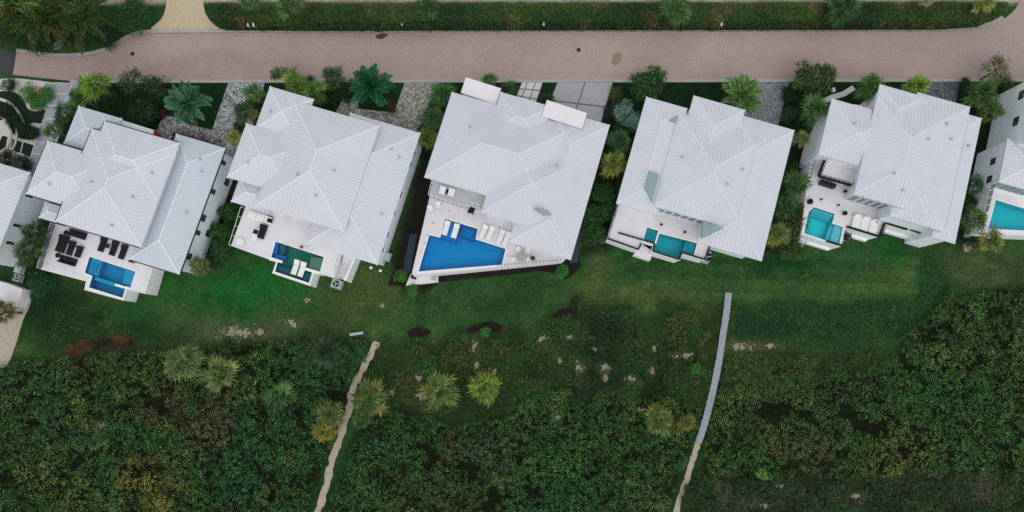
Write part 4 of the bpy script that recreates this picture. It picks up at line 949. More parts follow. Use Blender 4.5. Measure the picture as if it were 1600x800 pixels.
for lab, px_, py_ in (('left black bollard on the deck above turquoise pool', 1032.5, 351.8), ('right black bollard on the deck above turquoise pool', 1069, 363.5)):
    p = P(px_, py_, Z); t = thing('bollard', lab, 'bollard', (p.x, p.y, Z), 'black bollards on the turquoise pool deck'); b = MB(); b.tube((p.x, p.y, Z), (p.x, p.y, Z + .55), .12, .12, 12); b.build('post', 'dark', t); b = MB(); b.tube((p.x, p.y, Z + .55), (p.x, p.y, Z + .62), .16, .14, 12); b.build('cap', 'dark', t)
l4 = terrace('low white landing with steps below the turquoise pool', [(1003.5, 381), (1022, 386.5), (1016, 407), (990, 398.5)], 1.3, (), 'deck', name='landing')
for i in range(3): b = MB(); b.prism(PL([(1004.5 - i * .8, 379.8 + i * 2), (1021.5 - i * .8, 385 + i * 2), (1020.7 - i * .8, 387 + i * 2), (1003.7 - i * .8, 381.8 + i * 2)], 2.6 - i * .42), 1.0, 2.6 - i * .42); b.build('step', 'deck3', l4)
ac_unit('black grill unit at the east end of turquoise pool terrace', 1105, 401, 1.6, .8, 1.5, .9)

# ---- house with the curved white daybeds
h5 = house('white villa with black-railed balcony and curved white daybeds', 1400, 240)
hip_roof(h5, [(1303, 154), (1400, 183), (1374, 269), (1276, 240)], 7.3, .19, vents=[(-.2, -.3)], capw=.16)
r5m = hip_roof(h5, [(1378, 150), (1492, 185), (1444, 336), (1328, 300)], 7.7, .20, vents=[(-.2, .45), (.5, -.4), (.15, .7)], ovs=(.3, .3, .7, .9), capw=.16)
hip_roof(h5, [(1380.3, 132.7), (1448, 152.4), (1410, 275), (1340, 256)], 7.5, .20, capw=.16)
hip_roof(h5, [(1440, 145), (1523.5, 169.8), (1466, 360), (1384, 336)], 7.3, .18, vents=[(.5, -.4), (.2, -.6)], capw=.16)
hip_roof(h5, [(1505, 176), (1541.8, 187.4), (1484, 379), (1448, 368)], 6.9, .16, vents=[(.3, -.5)], capw=.16)
hip_roof(h5, [(1338, 163), (1392, 179), (1380, 222), (1324, 206)], 6.9, .16, capw=.16)
for i in range(6): window(h5, r5m, 'S', -.86 + i * .235, 3.05, 1.25, 2.6, 'greenglass', 'white', 'glass_door')
pool5 = [(1272, 323.8), (1304, 334), (1300, 349.5), (1317, 355), (1311, 381.5), (1289, 375.3), (1256, 364.5), (1264, 331)]
t5 = terrace('white pool terrace with curved daybeds and stepped lawn walls', [(1267.6, 251), (1261, 280), (1252, 366), (1290, 378), (1314.5, 385), (1322, 354.2), (1372.8, 370), (1380.8, 348.4), (1416, 359.5), (1419.6, 357), (1456.7, 372.5), (1470, 330), (1330, 240)], Z, [pool5])
pool('bright aqua pool with broad steps and a pale shelf', pool5, Z, (.55, .98, .95, 1), C(44, 182, 192, 1.5), [
    ([(1271.6, 325), (1303, 335), (1302, 338.4), (1270.6, 328.3)], .22, C(135, 190, 210, 1.1)), ([(1270.6, 328.3), (1302, 338.4), (1301, 342), (1269.5, 332)], .45, C(105, 180, 205, 1.15)), ([(1269.5, 332), (1301, 342), (1300, 345.4), (1268.5, 335.5)], .7, C(70, 175, 200, 1.2)),
    ([(1300, 350.5), (1304.5, 352), (1297.5, 377), (1291, 375)], .5, C(110, 190, 210, 1.15)), ([(1304.5, 352), (1316.4, 355.8), (1310.6, 380.6), (1297.5, 377)], .2, C(175, 196, 216, 1.1))])
for pts in ([(1322, 354.6), (1372.5, 370), (1380.5, 349)], [(1384, 349), (1415.5, 359)], [(1420, 358.6), (1456, 372)], [(1290, 377), (1314, 384)]):
    b = MB(); w = PL(pts, Z)
    for p, q in zip(w, w[1:]): b.bar(p, q, .16, .5)
    b.build('edge_cap', 'dark', t5)
railing(t5, [(1269, 252), (1262, 279)], Z, 1.05, 'dark', .06, .7)
railing(t5, [(1380.5, 350), (1373.5, 369.5)], Z, .95, 'dark', .05, .5)
# the upper balcony
bz = 4.8; b = MB(); b.prism(PL([(1293, 240), (1345, 254), (1332, 290), (1279, 275)], bz), bz - .3, bz); b.build('balcony_floor', 'deck', h5)
b = MB(); b.prism(PL([(1297, 244), (1340, 256), (1330, 285), (1283, 271)], bz - .31), 0, bz - .31); b.build('wall', 'wall', h5)
for pts in ([(1290.5, 242), (1278.5, 275.5), (1329, 290)],):
    railing(h5, pts, bz, 1.0, 'dark', .06, .6); b = MB(); w = PL(pts, bz)
    for p, q in zip(w, w[1:]): b.bar(p, q, .30, .22)
    b.build('parapet', 'dark', h5)
for q in ([(1301, 243.5), (1314, 247.5), (1313, 249.5), (1300, 245.5)], [(1315.5, 248), (1329, 252.2), (1328, 254.2), (1314.5, 250)]): b = MB(); b.prism(PL(q, 6.0), 5.0, 6.0); b.build('dark_window', 'glass', h5)
t = thing('grill_counter', 'black outdoor grill counter under the railed balcony', 'grill', P(1295, 287, Z), None)
for k, (x, y) in enumerate(((1287, 284.5), (1295, 287), (1303, 289.4))): p = P(x, y, Z + .9); b = MB(); b.box((p.x, p.y, Z), .62, .55, .9 + .03 * (k == 1), HA); b.build('cabinet', 'dark', t); b = MB(); b.tube((p.x, p.y, Z + .9), (p.x, p.y, Z + .98), .17, .15, 10); b.build('burner', 'gutter', t)
def daybed(label, px, py):
    p = P(px, py, Z + .3); o = Vector((p.x, p.y, Z)); t = thing('daybed', label, 'daybed', o, 'curved white daybeds in a row'); c, s = math.cos(HA), math.sin(HA)
    def W_(x, y, zz): return Vector((o.x + x * c - y * s, o.y + x * s + y * c, Z + zz))
    n = 8; prof = [(-.55, .95), (-.57, .2)] + [(-.57 + 1.14 * i / n, .2 - 1.0 * 0 + 0) for i in range(0)]
    out = [(-.56, -.95), (.56, -.95), (.56, .55)] + [(.56 * math.cos(a), .55 + .42 * math.sin(a)) for a in np.linspace(.2, math.pi - .2, 8)] + [(-.56, .55)]
    b = MB(); b.prism([W_(x, y, 0) for x, y in out], Z, Z + .22); b.build('base', 'whiteslab', t)
    b = MB(); b.prism([W_(x * .93, y * .95, 0) for x, y in out], Z + .22, Z + .38); b.build('cushion', 'cush_white', t)
    b = MB(); arc = [(.56 * math.cos(a), .55 + .42 * math.sin(a)) for a in np.linspace(0, math.pi, 11)]
    for (xa, ya), (xb, yb) in zip(arc, arc[1:]): b.bar(W_(xa, ya, .2), W_(xb, yb, .2), .09, .55)
    b.build('headboard', 'cush_white', t)
def z5(x, y): return 1240 + x / 4.708, 230 + y / 4.708
for lab, x, y in (('left curved white daybed, nearest the aqua pool', 462, 550), ('middle curved white daybed of the row of three', 522, 568), ('right curved white daybed beside the edge rail', 585, 590)): a, c = z5(x, y); daybed(lab, a, c)
for lab, x, y, rr in (('black potted plant in the middle of the aqua pool deck', 382, 483, .28), ('tall black potted plant at the wall left of aqua pool', 125, 398, .36), ('black planter pot by the glass doors, left end', 384, 322, .16), ('black planter pot by the glass doors, right end', 735, 433, .18)): a, c = z5(x, y); planter(lab, a, c, Z, rr, .55, 'dark', (26, 28, 28), 50, .2)
for lab, x, y in (('black deck bollard nearest the pool steps', 322, 430), ('black deck bollard nearest the grill', 196, 388)):
    a, c = z5(x, y); p = P(a, c, Z); t = thing('bollard', lab, 'bollard', (p.x, p.y, Z), 'black bollards on the aqua pool deck'); b = MB(); b.tube((p.x, p.y, Z), (p.x, p.y, Z + .5), .10, .10, 10); b.build('post', 'dark', t); b = MB(); b.tube((p.x, p.y, Z + .5), (p.x, p.y, Z + .56), .13, .12, 10); b.build('cap', 'dark', t)
a, c = z5(620, 543); round_table('small brass-coloured round table behind curved daybeds', a, c, Z, .24, .5, 'dark', mat('brass', C(130, 125, 100), .5), 'small round tables')
a, c = z5(385, 660); planter('square white planter of dark grass beside the aqua pool', a, c, 2.0, .6, .7, 'white', (60, 66, 60), 160, .35)
for lab, q, zz in (('lowest white step wall below the aqua pool', [(1262, 372), (1298, 383), (1296, 391), (1260, 380)], .7), ('second white step wall below curved daybeds', [(1332, 362), (1356, 369), (1354, 377), (1330, 370)], .7), ('third white step wall below the right-hand roof', [(1384, 354), (1432, 368), (1430, 376), (1382, 362)], .7), ('low white wall block under the large leafy shrub', [(1249, 372), (1259, 374), (1252, 392), (1246, 390)], .9)):
    terrace(lab, q, zz, (), 'white', name='step_wall')
p = P(1463, 376, 2.8); t = thing('porch_post', 'white square post at the lower corner of right-hand villa', 'post', (p.x, p.y, 0)); b = MB(); b.box((p.x, p.y, .1), .45, .45, 5.5, HA); b.build('shaft', 'white', t); b = MB(); b.box((p.x, p.y, 0), .6, .6, .1, HA); b.build('base', 'white', t)

# ---- the houses cut by the picture's left and right edges
h0 = house('white villa cut off by the left picture edge', -60, 330)
r0 = hip_roof(h0, [(-110, 222), (43.5, 268.5), (-10, 420), (-160, 372)], 6.0, .36, vents=[(.62, -.2)])
for s, w in ((-.62, .7), (.1, .35), (.5, .35)): window(h0, r0, 'E', s, 3.4, w, 1.3)
t0 = terrace('white corner terrace of the villa at left edge', [(-60, 425), (8, 442), (36, 452), (27, 480), (-60, 470)], 1.6, (), 'deck3')
ac_unit('white condenser on the wall of the leftmost villa', 27, 421, 1.2, .8, .9, .8, fan=False); ac_unit('dark-topped condenser beside the leftmost villa', 25, 434, .6, .8, .9, .8)
h6 = house('white villa cut off by the right picture edge', 1650, 220)
r6a = hip_roof(h6, [(1630, 108), (1760, 146), (1725, 260), (1592, 222)], 8.0, .3)
r6 = hip_roof(h6, [(1577, 216), (1740, 264), (1722, 330), (1558, 284)], 6.0, .28, ovs=(.2, .3, .2, .2))
for s in (-.6, .2): window(h6, r6a, 'W', s, 4.6, 1.2, .9)
for s in (-.2, .7): window(h6, r6, 'W', s, 3.3, .9, .9)
for i in range(5): window(h6, r6, 'S', -.93 + i * .14, 3.6, 1.0, 2.0, 'greenglass', 'white', 'glass_door')
pool6 = [(1556, 312.5), (1640, 338), (1640, 362), (1544, 357.5)]
t6 = terrace('white pool terrace at right edge of picture', [(1549, 282), (1529, 364), (1540, 366), (1660, 370), (1680, 300)], Z, [pool6])
pool('aqua pool cut off by the right picture edge', pool6, Z, (.6, .94, .95, 1), C(40, 168, 178, 1.6), [([(1544.6, 357), (1550, 358), (1553, 343), (1548, 342)], .4, C(20, 120, 185, 1.2))])
railing(t6, [(1548, 286), (1537, 333)], Z, 1.0, 'cush_white', .05, 1.0, 'deckg')

# ------------------------------------------------------------------ palms
def mesh_from(V, F, col, name, m):
    me = bpy.data.meshes.new(name); me.from_pydata([tuple(v) for v in V], [], F); me.update()
    a = me.color_attributes.new('Col', 'FLOAT_COLOR', 'POINT'); c4 = np.ones((len(V), 4), np.float32); c4[:, :3] = col; a.data.foreach_set('color', c4.ravel())
    me.materials.append(M[m]); return me

def fan_leaf(seed):
    """fan palm leaf along +X: a long stalk, then a folded fan of pointed blades; unit size"""
    r = np.random.default_rng(seed); V, F, K = [], [], []
    def quad(a, b, c, d, k): o = len(V); V.extend([a, b, c, d]); F.append((o, o + 1, o + 2, o + 3)); K.extend([k] * 4)
    quad((0, -.012, 0), (0, .012, 0), (.5, .010, .05), (.5, -.010, .05), 1.0)
    n = 13; base = np.array([.48, 0, .05])
    for i in range(n):
        f = i / (n - 1) * 2 - 1; a = math.radians(105) * f + r.normal() * .06; L = (.52 - .17 * abs(f)) * r.uniform(.8, 1.12)
        c, s = math.cos(a), math.sin(a); w = .026 * r.uniform(.8, 1.3); lift = .16 * abs(f); dz = -.16 * r.uniform(.4, 1.5)
        d = np.array([c, s, 0]); p = np.array([-s, c, .35 * (1 if i % 2 else -1)]); k = r.uniform(.45, 1.5)
        m = base + d * L * .5 + np.array([0, 0, lift * .6 + .03]); tip = base + d * L + np.array([0, 0, lift + dz])
        quad(base, m - p * w, tip, m + p * w, k)
    return mesh_from(V, F, np.array(K)[:, None] * np.ones(3), 'fan_frond', 'frond')

def feather_leaf(seed, droop=.35, nl=22, ll=.30, w=.022, hang=.25):
    """feather palm frond along +X of unit length, arching down"""
    r = np.random.default_rng(seed); V, F, K = [], [], []
    def pos(t): return np.array([t * (1 - .12 * droop * t), 0, .22 * t - (.22 + droop) * t ** 2.2])
    def quad(a, b, c, d, k): o = len(V); V.extend([a, b, c, d]); F.append((o, o + 1, o + 2, o + 3)); K.extend([k] * 4)
    for i in range(6):
        a, b = pos(i / 6), pos((i + 1) / 6); wa, wb = .016 * (1 - i / 7), .016 * (1 - (i + 1) / 7); quad(a + [0, -wa, 0], a + [0, wa, 0], b + [0, wb, 0], b + [0, -wb, 0], 1.35)
    for i in range(nl):
        t = .14 + .86 * i / (nl - 1); p = pos(t); L = ll * (math.sin(math.pi * min(1, .18 + t * .80)) ** .7) * r.uniform(.85, 1.1)
        for s in (-1, 1):
            a = math.radians(58 - 32 * t + r.normal() * 5); d = np.array([math.cos(a), s * math.sin(a), .10 - hang * r.uniform(.5, 1.2)]); e = np.array([math.sin(a), -s * math.cos(a), 0]) * w
            quad(p, p + d * L * .5 - e + [0, 0, .02], p + d * L + [0, 0, -.05 * L], p + d * L * .5 + e + [0, 0, .02], r.uniform(.5, 1.4))
    return mesh_from(V, F, np.array(K)[:, None] * np.ones(3), 'feather_frond', 'frond')

FAN = [fan_leaf(i) for i in range(8)]; DATE = [feather_leaf(10 + i, .25, 30, .30, .019, .12) for i in range(3)]; COCO = [feather_leaf(20 + i, .5, 22, .28, .026, .35) for i in range(3)]

def palm(label, px, py, rpx, kind='fan', color=(62, 92, 44), old=None, h=4.0, group='fan palms around the villas', n=None, name=None, lean=0.0, base=0.0):
    rr = random.Random(int(px * 7 + py * 13)); top = P(px, py, h); R = rpx / (FPX / (CAM_H - h)) * 1.1
    name = name or {'fan': 'fan_palm', 'date': 'date_palm', 'coco': 'coconut_palm'}[kind]
    t = thing(name, label, 'palm', (top.x, top.y - lean, base), group)
    b = MB(); r0 = .16 if kind == 'fan' else .22; prev = Vector((top.x, top.y - lean, base)); segs = 5
    for i in range(segs):
        f = (i + 1) / segs; q = Vector((top.x, top.y - lean + lean * f, base + (h - base - .1) * f)); b.tube(prev, q, r0 * (1.15 - .25 * i / segs), r0 * (1.0 - .2 * f), 8); prev = q
    b.tube(prev, prev + Vector((0, 0, .35)), r0 * 1.3, r0 * .5, 8); b.build('trunk', 'trunk', t)
    meshes = {'fan': FAN, 'date': DATE, 'coco': COCO}[kind]; n = n or {'fan': 30, 'date': 46, 'coco': 15}[kind]
    c0 = np.array(C(*color, k=1.5)[:3]); c1 = np.array(C(*(old or color), k=1.15)[:3])
    for i in range(n):
        f = (i + .5) / n; az = i * 2.39996 + rr.uniform(-.4, .4)
        if kind == 'fan': el = math.radians(74 - 88 * f + rr.uniform(-16, 16)); L = R * rr.uniform(.72, 1.22) * (1.05 if f > .3 else .8)
        elif kind == 'date': el = math.radians(78 - 74 * f + rr.uniform(-6, 6)); L = R * rr.uniform(.92, 1.1) * 1.06
        else: el = math.radians(62 - 58 * f + rr.uniform(-8, 8)); L = R * rr.uniform(.85, 1.1) * 1.1
        o = bpy.data.objects.new('frond', rr.choice(meshes)); COL.objects.link(o); o.parent = t
        o.location = (top.x - t.location.x, top.y - t.location.y, h - base + .22 - .28 * f)
        o.rotation_euler = (rr.uniform(-.35, .35), -el, az); o.scale = (L, L * rr.uniform(.9, 1.1), L)
        mixf = max(0, (f - .6) / .4) * rr.uniform(.1, .9) if old else 0; c = (c0 * (1 - mixf) + c1 * mixf) * rr.uniform(.5, 1.35)
        o.color = (min(1, c[0]), min(1, c[1]), min(1, c[2]), 1)
    return t

YG = (96, 122, 46); G = (64, 96, 48); DG = (44, 72, 42); BG = (76, 118, 88); OLD = (150, 130, 60)
F1 = 'palms in the villa gardens'; F2 = 'palms in the coastal thicket'; F3 = 'palms in the roadside hedge'
for a in [
    ('bright yellow-green fan palm at the kerb left of charcoal-lounger villa', 150, 136, 26, 'fan', YG), ('fan palm overhanging the slab walk below the bright palm', 124, 152, 18, 'fan', G),
    ('fan palm halfway down the slab walk', 103, 176, 17, 'fan', DG), ('fan palm at the lower end of the slab walk', 86, 205, 15, 'fan', G),
    ('blue-green feather palm on dark lawn above charcoal-lounger villa', 296, 164, 30, 'date', BG),
    ('fan palm at top of the first cobble driveway', 397, 146, 17, 'fan', G), ('fan palm overhanging the middle of first cobble driveway', 384, 178, 19, 'fan', DG, OLD), ('small yellowing fan palm at foot of first cobble driveway', 367, 216, 13, 'fan', (110, 118, 48), OLD),
    ('yellow-green fan palm behind the green-pool villa roof, left', 461, 128, 20, 'fan', YG), ('yellow-green fan palm behind the green-pool villa roof, right', 492, 144, 21, 'fan', (82, 112, 48)),
    ('dark green feather palm at the kerb above green-pool villa', 582, 138, 31, 'date', (40, 96, 60)),
    ('fan palm at top right of the warm cobble driveway', 691, 147, 22, 'fan', (52, 92, 46)), ('fan palm beside the middle of the warm cobble driveway', 674, 186, 22, 'fan', DG, OLD), ('yellowing fan palm at foot of the warm cobble driveway', 669, 216, 18, 'fan', (86, 100, 44), (170, 140, 50)),
    ('small fan palm peeping behind the left flat canopy', 765, 127, 14, 'fan', G), ('small fan palm in the grass beside white slab path', 793, 142, 15, 'fan', DG),
    ('dark fan palm between big-pool and turquoise-pool villas, upper', 967, 222, 22, 'fan', (48, 80, 46)), ('yellow-edged fan palm between big-pool and turquoise-pool villas, lower', 958, 256, 23, 'fan', (92, 106, 52), (180, 150, 50)),
    ('spiky round yellow-green palm beside the blue-grey driveway', 1156, 152, 31, 'date', (104, 136, 78)),
    ('fan palm right of turquoise-pool villa, upper', 1243, 290, 22, 'fan', (58, 88, 46)), ('fan palm right of turquoise-pool villa, middle', 1226, 322, 21, 'fan', (50, 84, 46)), ('yellowing fan palm right of turquoise-pool villa, lowest', 1213, 366, 20, 'fan', (90, 104, 52), (180, 150, 60)),
    ('fan palm beside the clipped oval shrub', 1270, 173, 25, 'fan', G), ('fan palm above the diagonal white path', 1358, 137, 23, 'fan', (66, 98, 46)), ('yellow-green fan palm behind the daybed villa roof', 1430, 136, 22, 'fan', YG),
    ('large fan palm between the two rightmost villas', 1532, 146, 28, 'fan', (60, 88, 46)), ('fan palm pressed against the rightmost villa wall', 1548, 176, 20, 'fan', (74, 92, 46), OLD),
    ('small fan palm in the narrow gap before the rightmost pool', 1520, 290, 17, 'fan', DG), ('fan palm left of the rightmost pool', 1522, 342, 22, 'fan', (62, 88, 46)), ('yellow-edged fan palm below the rightmost pool', 1545, 376, 22, 'fan', (88, 100, 50), (190, 160, 70)), ('brownish small palm left of daybed villa', 1252, 217, 14, 'fan', (92, 100, 56), (150, 100, 60)),
    ('dry-edged fan palm at the lower corner of charcoal-lounger villa', 312, 416, 17, 'fan', (84, 96, 52), (160, 130, 70)),
    ('dark fan palm between the leftmost villas, upper', 57, 366, 22, 'fan', (42, 62, 36)), ('dark fan palm between the leftmost villas, lower', 48, 396, 24, 'fan', (46, 68, 38), OLD),
    ]:
    palm(*a, group=F1, h=(4.2 if a[3] < 22 else 4.8))
palm('dry olive palm clump at the left edge beside tan path', 8, 487, 22, 'fan', (74, 78, 50), OLD, group=F1, h=3.0)
for a in [('large pale fan palm at the thicket edge below orange mulch bed', 286, 568, 31, 'fan', (86, 108, 64), (130, 120, 60)), ('pale olive fan palm right of the large pale one', 346, 584, 29, 'fan', (94, 110, 62), (150, 130, 60)), ('dark bushy fan palm left of the sand trail start', 510, 548, 26, 'fan', (48, 72, 44)),
          ('fan palm touching the right side of the sand trail', 579, 624, 29, 'fan', (78, 98, 52), OLD), ('small fan palm right of trail below the touching palm', 565, 655, 15, 'fan', (64, 90, 44)), ('round fan palm left of the brightest thicket palm', 690, 612, 31, 'fan', (86, 106, 54), (140, 110, 60)), ('bright yellow-green round palm in the middle rough', 757, 606, 25, 'fan', (92, 116, 48), (150, 116, 50)),
          ('fan palm left of the sand trail, upper of a pair', 517, 645, 23, 'fan', (84, 96, 52)), ('golden yellow small palm left of the sand trail', 507, 673, 18, 'fan', (108, 112, 44), (170, 130, 50)), ('sparse pale palm in dark thicket left of the trail', 437, 617, 26, 'fan', (70, 100, 58)), ('yellow-tipped palm left of the boardwalk', 1030, 656, 23, 'fan', (92, 108, 58), (180, 150, 60)), ('small golden palm beside the boardwalk', 1073, 662, 15, 'fan', (98, 100, 50), (190, 150, 60)),
          ('small bright rosette palm at the lower right brush', 1190, 742, 9, 'fan', (84, 116, 50)), ('pale small palm sunk in the left thicket', 152, 690, 14, 'fan', (58, 88, 52))]:
    palm(*a, group=F2, h=2.6, n=(14 if 'sparse' in a[0] else 28))
for a in [('palm rising from the hedge near the tan driveway', 392, 0, 20, 'fan', (60, 92, 46)), ('round palm in the hedge right of the tan driveway', 455, 10, 24, 'fan', (64, 94, 50)), ('palm in the hedge between storm drain and first white lamp', 668, 13, 21, 'fan', (54, 80, 46)), ('large round palm in hedge above the second storm drain', 1055, 16, 28, 'fan', (62, 92, 48)),
          ('wide palm in hedge left of the last white lamp', 1315, 12, 32, 'fan', (54, 82, 46)), ('thin pale palm at the top of hedge near the road corner', 1532, 6, 22, 'fan', (120, 128, 70)), ('small pale palm at the hedge top edge', 1447, 0, 15, 'fan', (130, 130, 90))]:
    palm(*a, group=F3, h=3.6)
for i, (lab, x, y, rp, c) in enumerate([('coconut palm at the very left of the road bend', 8, 26, 46, (52, 76, 40)), ('tall yellowing coconut palm above the road bend', 44, 6, 50, (84, 98, 46)), ('coconut palm over the middle of the bend bed', 62, 34, 46, (54, 80, 40)), ('coconut palm with golden fronds over the bend bed', 96, 14, 48, (84, 96, 44)), ('coconut palm nearest the round bend shrub', 130, 30, 42, (50, 74, 38)), ('small coconut palm in the top left corner', -8, -10, 44, (60, 84, 40))]):
    palm(lab, x, y, rp, 'coco', c, (120, 116, 50), 6.5, 'coconut palms at the road bend', n=17)

# ------------------------------------------------------------------ shrubs and trees
def crown_mesh(parent, lobes, n, size, cols, aspect=.62, up=.6, name='crown', low=-.25, clump=6, spread=.16):
    """leaf clumps over a set of lobes (x, y, z, r)"""
    lobes = np.array(lobes, float); w = lobes[:, 3] ** 2; m = max(1, n // clump)
    i = RNG.choice(len(lobes), m, p=w / w.sum()); d = RNG.normal(size=(m * 1, 3)); d /= np.linalg.norm(d, axis=1)[:, None]; d[:, 2] = np.where(d[:, 2] < low, -d[:, 2], d[:, 2])
    c = lobes[i, :3] + d * lobes[i, 3:4] * RNG.uniform(.72, 1.06, (m, 1)) * np.array([1, 1, .85])
    cc = np.repeat(c, clump, 0) + RNG.normal(size=(m * clump, 3)) * spread * np.array([1, 1, .6]); dd = np.repeat(d, clump, 0)
    nn = dd * .7 + np.array([0, 0, up]) + RNG.normal(size=dd.shape) * .6
    cols = np.array([npC(*q, k=1.7) for q in cols]); k = cols[RNG.integers(0, len(cols), m)] * RNG.uniform(.6, 1.35, (m, 1)); k = np.repeat(k, clump, 0) * RNG.uniform(.45, 1.5, (m * clump, 1))
    V, F, K = leaf_quads(cc, nn, size, aspect, k); return np_mesh(name, V, F, 'leaf', parent, K)

def bush(label, px, py, rpx, h=1.6, cols=((44, 74, 38), (56, 86, 44)), n=900, size=.16, group='garden shrubs', name='shrub', cat='shrub', z0=0.0, ax=1.0, rot=0.0, lobes_n=9, aspect=.62, tall=False):
    R = rpx / (FPX / (CAM_H - h)); p = P(px, py, h * .7 if not tall else h - R * .5); t = thing(name, label, cat, (p.x, p.y, z0), group); rr = random.Random(int(px * 3 + py)); cs, sn = math.cos(rot), math.sin(rot)
    lobes = [(p.x, p.y, z0 + h * .55, R * .62)] if not tall else [(p.x, p.y, h - R * .75, R * .6)]
    for k in range(lobes_n):
        a = rr.uniform(0, 6.28); q = R * rr.uniform(.42, .72); X, Y = q * math.cos(a) * ax, q * math.sin(a) / ax
        zz = z0 + h * rr.uniform(.3, .72) if not tall else h - R * rr.uniform(.5, 1.0)
        lobes.append((p.x + X * cs - Y * sn, p.y + X * sn + Y * cs, zz, R * rr.uniform(.26, .42)))
    b = MB()
    if tall: b.tube((p.x, p.y, z0), (p.x, p.y, h - R * .9), .14, .09, 7)
    else: b.tube((p.x, p.y, z0), (p.x, p.y, z0 + h * .4), .07, .05, 6)
    b.build('trunk' if tall else 'stem', 'trunk', t)
    for l in lobes[1:]:
        b = MB(); b.tube((p.x, p.y, (h - R * .95) if tall else z0 + h * .3), (l[0], l[1], l[2]), .06 if tall else .035, .015, 5); b.build('limb', 'trunk', t)
    crown_mesh(t, lobes, int(n * (1.7 if tall else 2.2)), size * (1.2 if tall else .95), cols, aspect, clump=5, spread=size * .9)
    return t

DK = ((30, 50, 30), (40, 62, 36), (26, 44, 28)); MD = ((44, 74, 38), (54, 86, 42), (36, 62, 34)); BR = ((50, 100, 40), (66, 118, 46), (40, 88, 36)); OL = ((72, 82, 44), (58, 72, 40), (88, 92, 50)); SIL = ((104, 136, 128), (88, 122, 112), (128, 154, 146))
T = 'broadleaf trees along the road'
bush('leafy green tree at the kerb above turquoise-pool villa', 1013, 128, 33, 5.0, MD, 2600, .22, T, 'broadleaf_tree', 'tree', tall=True, lobes_n=13)
bush('tall leafy tree reaching over road left of diagonal white path', 1277, 120, 38, 5.5, ((52, 70, 38), (66, 84, 46), (40, 58, 34)), 2800, .22, T, 'broadleaf_tree', 'tree', tall=True, lobes_n=16)
bush('thin sparse brownish tree over the road near right edge', 1562, 107, 27, 5.0, ((92, 92, 64), (76, 82, 52), (110, 104, 80)), 620, .2, T, 'broadleaf_tree', 'tree', tall=True, lobes_n=12)
bush('thin dark tree over the road above charcoal-lounger villa', 202, 122, 24, 5.0, ((42, 58, 36), (58, 70, 44)), 520, .2, T, 'broadleaf_tree', 'tree', tall=True, lobes_n=9)
bush('wispy dark tree left of the blue-green feather palm', 236, 134, 24, 4.5, ((34, 50, 32), (48, 62, 38)), 620, .18, T, 'broadleaf_tree', 'tree', tall=True, lobes_n=9)
bush('dark bushy tree behind the charcoal-lounger villa roof', 218, 176, 26, 4.0, DK, 1300, .2, T, 'broadleaf_tree', 'tree', tall=True)
bush('slender tree at the kerb left of yellow-green palms', 437, 113, 17, 4.5, ((52, 70, 40), (70, 84, 50)), 420, .18, T, 'broadleaf_tree', 'tree', tall=True)
bush('dark leafy tree right of the yellow-green palms at kerb', 520, 122, 22, 4.5, ((44, 62, 38), (56, 74, 42)), 900, .2, T, 'broadleaf_tree', 'tree', tall=True)
bush('very dark shrub left of dark green feather palm', 548, 136, 18, 3.0, DK, 700, .18, 'garden shrubs')
bush('silver-blue shrub between big-pool and turquoise-pool villas', 979, 181, 27, 2.6, SIL, 1700, .17, 'garden shrubs', aspect=.4)
bush('very dark round shrub at the top left walkway entry', 10, 133, 15, 1.8, DK, 700, .15)
bush('bright heart-shaped ground shrub beside the slab walk, left lobe', 41, 146, 20, .9, BR, 1100, .13); bush('bright heart-shaped ground shrub beside the slab walk, right lobe', 71, 147, 18, .9, BR, 1000, .13); bush('bright heart-shaped ground shrub beside the slab walk, lower point', 57, 161, 15, .9, BR, 800, .13)
bush('small red-tipped plant inside the bright heart-shaped shrub', 60, 142, 5, 1.3, ((190, 120, 80), (170, 60, 50), (200, 190, 150)), 90, .14)
for lab, x, y, r_ in (('dark shrub in the pale bed, upper of four', 8, 172, 14), ('dark shrub in the pale bed, second of four', 20, 188, 12), ('dark shrub in the pale bed below the small lawn bend', 36, 204, 13), ('dark shrub in the pale bed beside the square lawns', 50, 208, 10), ('dark shrub above the leftmost roof, left', 10, 250, 16), ('dark shrub above the leftmost roof, right', 32, 256, 15)): bush(lab, x, y, r_ * 1.15, 1.5, ((22, 42, 22), (30, 52, 28), (18, 34, 20)), 800, .16, 'dark shrubs in the formal garden')
bush('big dark leafy shrub beside the white corner terrace', 60, 442, 24, 2.2, ((34, 70, 44), (44, 84, 52), (28, 56, 36)), 1500, .17)
for lab, x, y, r_, hh in (('long dark hedge shrub beside charcoal-lounger villa, upper', 352, 330, 17, 2.0), ('long dark hedge shrub beside charcoal-lounger villa, middle', 344, 362, 20, 2.2), ('long dark hedge shrub beside charcoal-lounger villa, lower', 342, 392, 21, 2.0)): bush(lab, x, y, r_, hh, MD, 1100, .18, 'dark shrubs between the villas')
for lab, x, y, r_, hh in (('dark shrub below yellow-edged palm beside big-pool villa', 944, 304, 20, 2.2), ('broad dark shrub beside turquoise pool terrace, upper', 936, 332, 25, 2.4), ('broad dark shrub beside turquoise pool terrace, lower', 930, 362, 24, 2.2)): bush(lab, x, y, r_, hh, MD, 1500, .17, 'dark shrubs between the villas')
bush('large glossy shrub hiding the corner of the aqua pool', 1247, 346, 30, 3.6, ((52, 66, 34), (70, 82, 42), (40, 54, 30)), 2200, .2, 'dark shrubs between the villas'); bush('large glossy shrub below the aqua pool corner', 1238, 382, 27, 2.6, ((46, 62, 34), (62, 78, 42)), 1700, .2, 'dark shrubs between the villas')
